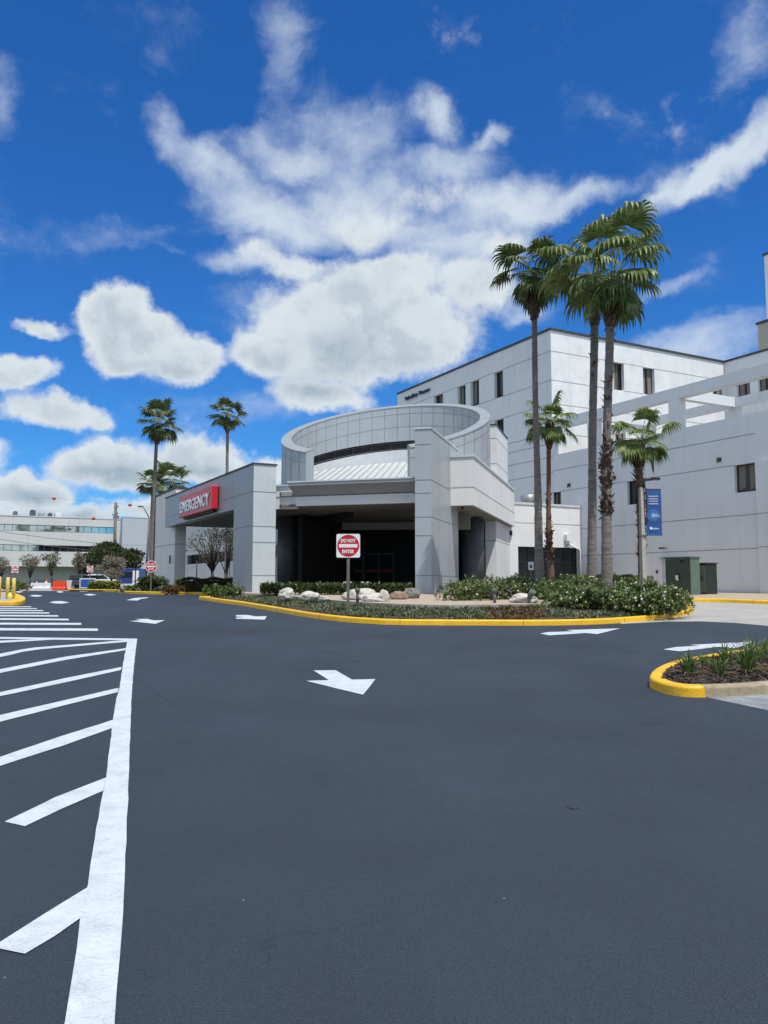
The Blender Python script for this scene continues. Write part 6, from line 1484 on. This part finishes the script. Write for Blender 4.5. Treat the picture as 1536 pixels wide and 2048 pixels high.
for (px, Y, s_, lb) in ((112, 96, .9, 'dark round shrub beside the young tree right of the bench'), (44, 93, .35, 'tiny dark shrub at the end of the left hedge')):
    bush('shrub', (bpx(px, Y), Y, .95), s_ * .95, s_ * .8, s_, 500, .2, 'shrub_dark', lb, 'shrub', None, 80 + px)
bn_ = frame(77, 95); t = thing('bench', tuple(bn_), 'dark bench against the office wall between two young trees', 'bench'); m_ = MB(); m_.box(bn_ + Vector((-.75, 0, .42)), (1.5, 0, 0), (0, .45, 0), (0, 0, .06)); link('seat', m_, 'darkcol', t)
m_ = MB(); m_.box(bn_ + Vector((-.75, .42, .5)), (1.5, 0, 0), (0, .05, 0), (0, 0, .5)); link('backrest', m_, 'darkcol', t)
for x in (-.7, .62): m_ = MB(); m_.box(bn_ + Vector((x, .03, 0)), (.08, 0, 0), (0, .4, 0), (0, 0, .42)); link('leg', m_, 'black', t)

# ------------------------------------------------------------------ office building on the left
F0 = P(0, 1031, 108); F0.z = 0; zr_ = P(0, 1031, 108).z; sO = onp(241, 1060, F0, V)[0]
off = thing('office_building', (F0.x, F0.y, .9), 'long pale three storey office with two ribbon windows at the far left', 'office building')
def oz(y, px=0): return onp(px, y, F0, V)[1]
r1 = (oz(1061), oz(1047.5)); r2 = (oz(1101.5), oz(1088.5)); g1_ = oz(1132)
sL = -26; NO = -U
mb = MB(); wall_open(mb, F0, V, sL, sO, g1_, zr_, [(sL + .01, sO - .9, *r1), (sL + .01, sO - .9, *r2)], NO, .35); 
mb.box(F0 + V * sL + U * 2.2 + ZZ * .9, V * (sO - sL), U * .3, ZZ * (g1_ - .9)); mb.box(F0 + V * sL + U * .02 + ZZ * (g1_), V * (sO - sL), U * 14, ZZ * .2)
mb.box(F0 + V * sL + U * .3 + ZZ * (zr_ - .3), V * (sO - sL), U * 14, ZZ * .15); link('wall', mb, 'office', off)
mb = MB(); mb.box(F0 + V * sL - U * .05 + ZZ * zr_, V * (sO - sL), U * .4, ZZ * .12); link('coping', mb, 'coping', off)
for (z0, z1), gm_ in ((r1, 'skyglass'), (r2, 'skyglass')):
    g_ = MB(); pt = lambda s, z, o=.28: F0 + V * s + U * o + ZZ * z
    g_.quad(pt(sL, z0), pt(sO - .9, z0), pt(sO - .9, z1), pt(sL, z1))
    f_ = MB(); s = sO - .9
    while s > sL: f_.box(pt(s - .03, z0, .2), V * .06, U * .07, ZZ * (z1 - z0)); s -= 1.02
    f_.box(pt(sL, z0, .18), V * (sO - .9 - sL), U * .08, ZZ * .07); f_.box(pt(sL, z1 - .07, .18), V * (sO - .9 - sL), U * .08, ZZ * .07)
    w_o = link('window', f_, 'galv_dark', off); link('pane', g_, gm_, w_o)
# darker tinted parts of the ribbons
g_ = MB(); s2_ = onp(78, 1095, F0, V)[0]
g_.quad(pt(s2_, r2[0], .27), pt(sO - .9, r2[0], .27), pt(sO - .9, r2[1], .27), pt(s2_, r2[1], .27)); s3 = onp(228, 1060, F0, V)[0]
g_.quad(pt(s3, r1[0], .27), pt(sO - .9, r1[0], .27), pt(sO - .9, r1[1], .27), pt(s3, r1[1], .27)); link('dark_pane', g_, 'glass', off)
# taller blank block at its right end
bl = thing('stair_block', (*(F0 + V * sO).xy, .9), 'blank blue-grey block at the right end of the far office', 'building')
O_ = F0 + V * (sO - .02) - U * 1.5; zt2 = onp(255, 1035, O_, V)[1]; mb = MB(); mb.box(O_ + ZZ * .9, V * 9.5, U * 12, ZZ * (zt2 - .9)); mb.m = 1; zj_ = onp(255, 1090, O_, V)[1]; strip(mb, O_, V, 0, 9.5, zj_, -U, .06); link('wall', mb, ['officeblue', 'joint'], bl)
mb = MB(); mb.box(O_ + ZZ * zt2 - V * .04 - U * .04, V * 9.6, U * .4, ZZ * .1); link('coping', mb, 'coping', bl)
for (px, w_, h_, mm, lb) in ((31, 8, 7, 'galv_dark', 'leftmost small dark rooftop unit'), (66, 10, 11, 'darkcol', 'tallest dark rooftop unit'), (84, 11, 6, 'galv', 'pale rooftop unit right of the tallest one'), (101, 7, 6, 'darkcol', 'small dark rooftop unit in the middle'), (117, 12, 7, 'plastic', 'widest pale rooftop unit'), (234, 9, 6, 'galv_dark', 'dark rooftop unit beside the utility pole')):
    s = onp(px, 1031, F0 + U * 3, V)[0]; p_ = F0 + U * 3 + V * s; k_ = p_.y / 1606; m_ = MB(); m_.box(Vector((p_.x, p_.y, zr_ - .16)) - V * w_ * k_ / 2, V * w_ * k_, U * 1.5, ZZ * (h_ * k_ + .55)); m_.tube([Vector((p_.x, p_.y, zr_ + h_ * k_ + .38)) + U * .7, Vector((p_.x, p_.y, zr_ + h_ * k_ + .5)) + U * .7], w_ * k_ * .3, 12)
    tag(link('rooftop_unit', m_, mm, bevel=.03), lb + ' on the far office roof', 'rooftop unit', 'rooftop units on the far office')
# building seen under the emergency canopy
g0_ = P(400, 1165, 74); g0_.z = 0; bk = thing('rear_building', (g0_.x, g0_.y, .9), 'white building with a dark ribbon window seen under the emergency canopy', 'building')
za, zb3 = onp(400, 1127, g0_, U)[1], onp(400, 1108, g0_, U)[1]; zt3 = 8.2
mb = MB(); wall_open(mb, g0_, U, -30, 5.5, .9, zt3, [(-29, 5.0, za, zb3)], -V, .25); mb.box(g0_ + U * 5.5 + ZZ * .9, V * 8, -U * .01, ZZ * (zt3 - .9)); mb.box(g0_ - U * 30 + V * .3 + ZZ * (zt3 - .2), U * 35.4, V * 8, ZZ * .1); link('wall', mb, 'office', bk)
f_ = MB(); s = 5.0
while s > -29: f_.box(g0_ + U * s + V * .12 + ZZ * za, U * .07, V * .06, ZZ * (zb3 - za)); s -= 1.5
w_o = link('window', f_, 'darkmetal', bk); g_ = MB(); g_.quad(g0_ + U * -29 + V * .2 + ZZ * za, g0_ + U * 5 + V * .2 + ZZ * za, g0_ + U * 5 + V * .2 + ZZ * zb3, g0_ + U * -29 + V * .2 + ZZ * zb3); link('pane', g_, 'glass', w_o)
m_ = MB(); c = frame(393, 65); m_.tube([c, c + ZZ * 2.4], .05, 6); tag(link('thin_post', m_, 'darkmetal'), 'thin post in front of the white wall under the canopy', 'post')

# ------------------------------------------------------------------ poles, wires, marker balls
a = frame(227, 99); tz = P(228, 1005, 99).z; t = thing('utility_pole', tuple(a), 'dark wooden utility pole rising over the office roof', 'utility pole'); m_ = MB(); m_.tube([a, (a.x, a.y, tz)], [.22, .17], 12); link('pole', m_, 'post', t)
for (dx, y_) in ((.32, 1013.5), (.32, 1027), (-.30, 1029.5), (.28, 1080)): m_ = MB(); z = P(228, y_, 99).z; m_.tube([(a.x, a.y - .2, z - .1), (a.x + dx, a.y - .2, z)], .03, 6); m_.tube([(a.x + dx, a.y - .2, z - .08), (a.x + dx, a.y - .2, z + .12)], .07, 8); link('insulator', m_, 'galv_dark', t)
a = frame(291, 78); tz = P(295, 1034, 78).z; t = thing('street_lamp', tuple(a), 'slim grey street lamp with a long slanting arm left of the slim palm', 'street lamp'); m_ = MB(); tpx = bpx(295.5, 78); m_.tube([a, (tpx, a.y, tz)], [.13, .09], 10); link('pole', m_, 'galv_dark', t)
e_ = P(285.5, 1013, 78); m_ = MB(); m_.tube([(tpx, a.y, tz - .1), P(290, 1020, 78), e_], [.06, .05, .04], 8); link('arm', m_, 'galv_dark', t); m_ = MB(); m_.ball(e_ - Vector((.22, 0, 0)), .2, 10, 6, (1.5, 1, .45)); link('lamp_head', m_, 'galv_dark', t)
def wire(pts_, r_, label):
    m_ = MB(); m_.tube(pts_, r_, 5); return tag(link('power_line', m_, 'galv_dark'), label, 'power line', 'overhead lines on the left')
wire([P(x, y, 103) for x, y in ((-320, 1008), (-60, 1000), (108, 996.3), (260, 1009), (420, 1030))], .008, 'upper thin overhead line carrying two red marker balls')
wire([P(x, y, 103) for x, y in ((-320, 1030), (0, 1034), (187, 1036.3), (228, 1030))], .008, 'lower thin overhead line carrying one red marker ball')
wire([P(x, y, 98) for x, y in ((-200, 1048), (0, 1063), (96, 1076), (228, 1090))], .03, 'upper black cable crossing the office front')
wire([P(x, y, 98) for x, y in ((-200, 1062), (0, 1078.5), (65, 1088), (228, 1106))], .03, 'lower black cable crossing the office front')
for (px, py, lb) in ((108, 997, 'highest red marker ball, above the office roof centre'), (187, 1037, 'low red marker ball level with the office roof edge'), (260, 1010, 'red marker ball above the blank blue-grey block')):
    m_ = MB(); c = P(px, py, 102.7); m_.ball(c, .24, 14, 10, (1, 1, .85)); tag(link('marker_ball', m_, 'markerred'), lb, 'marker ball', 'red aviation marker balls') if 'markerred' in M else None
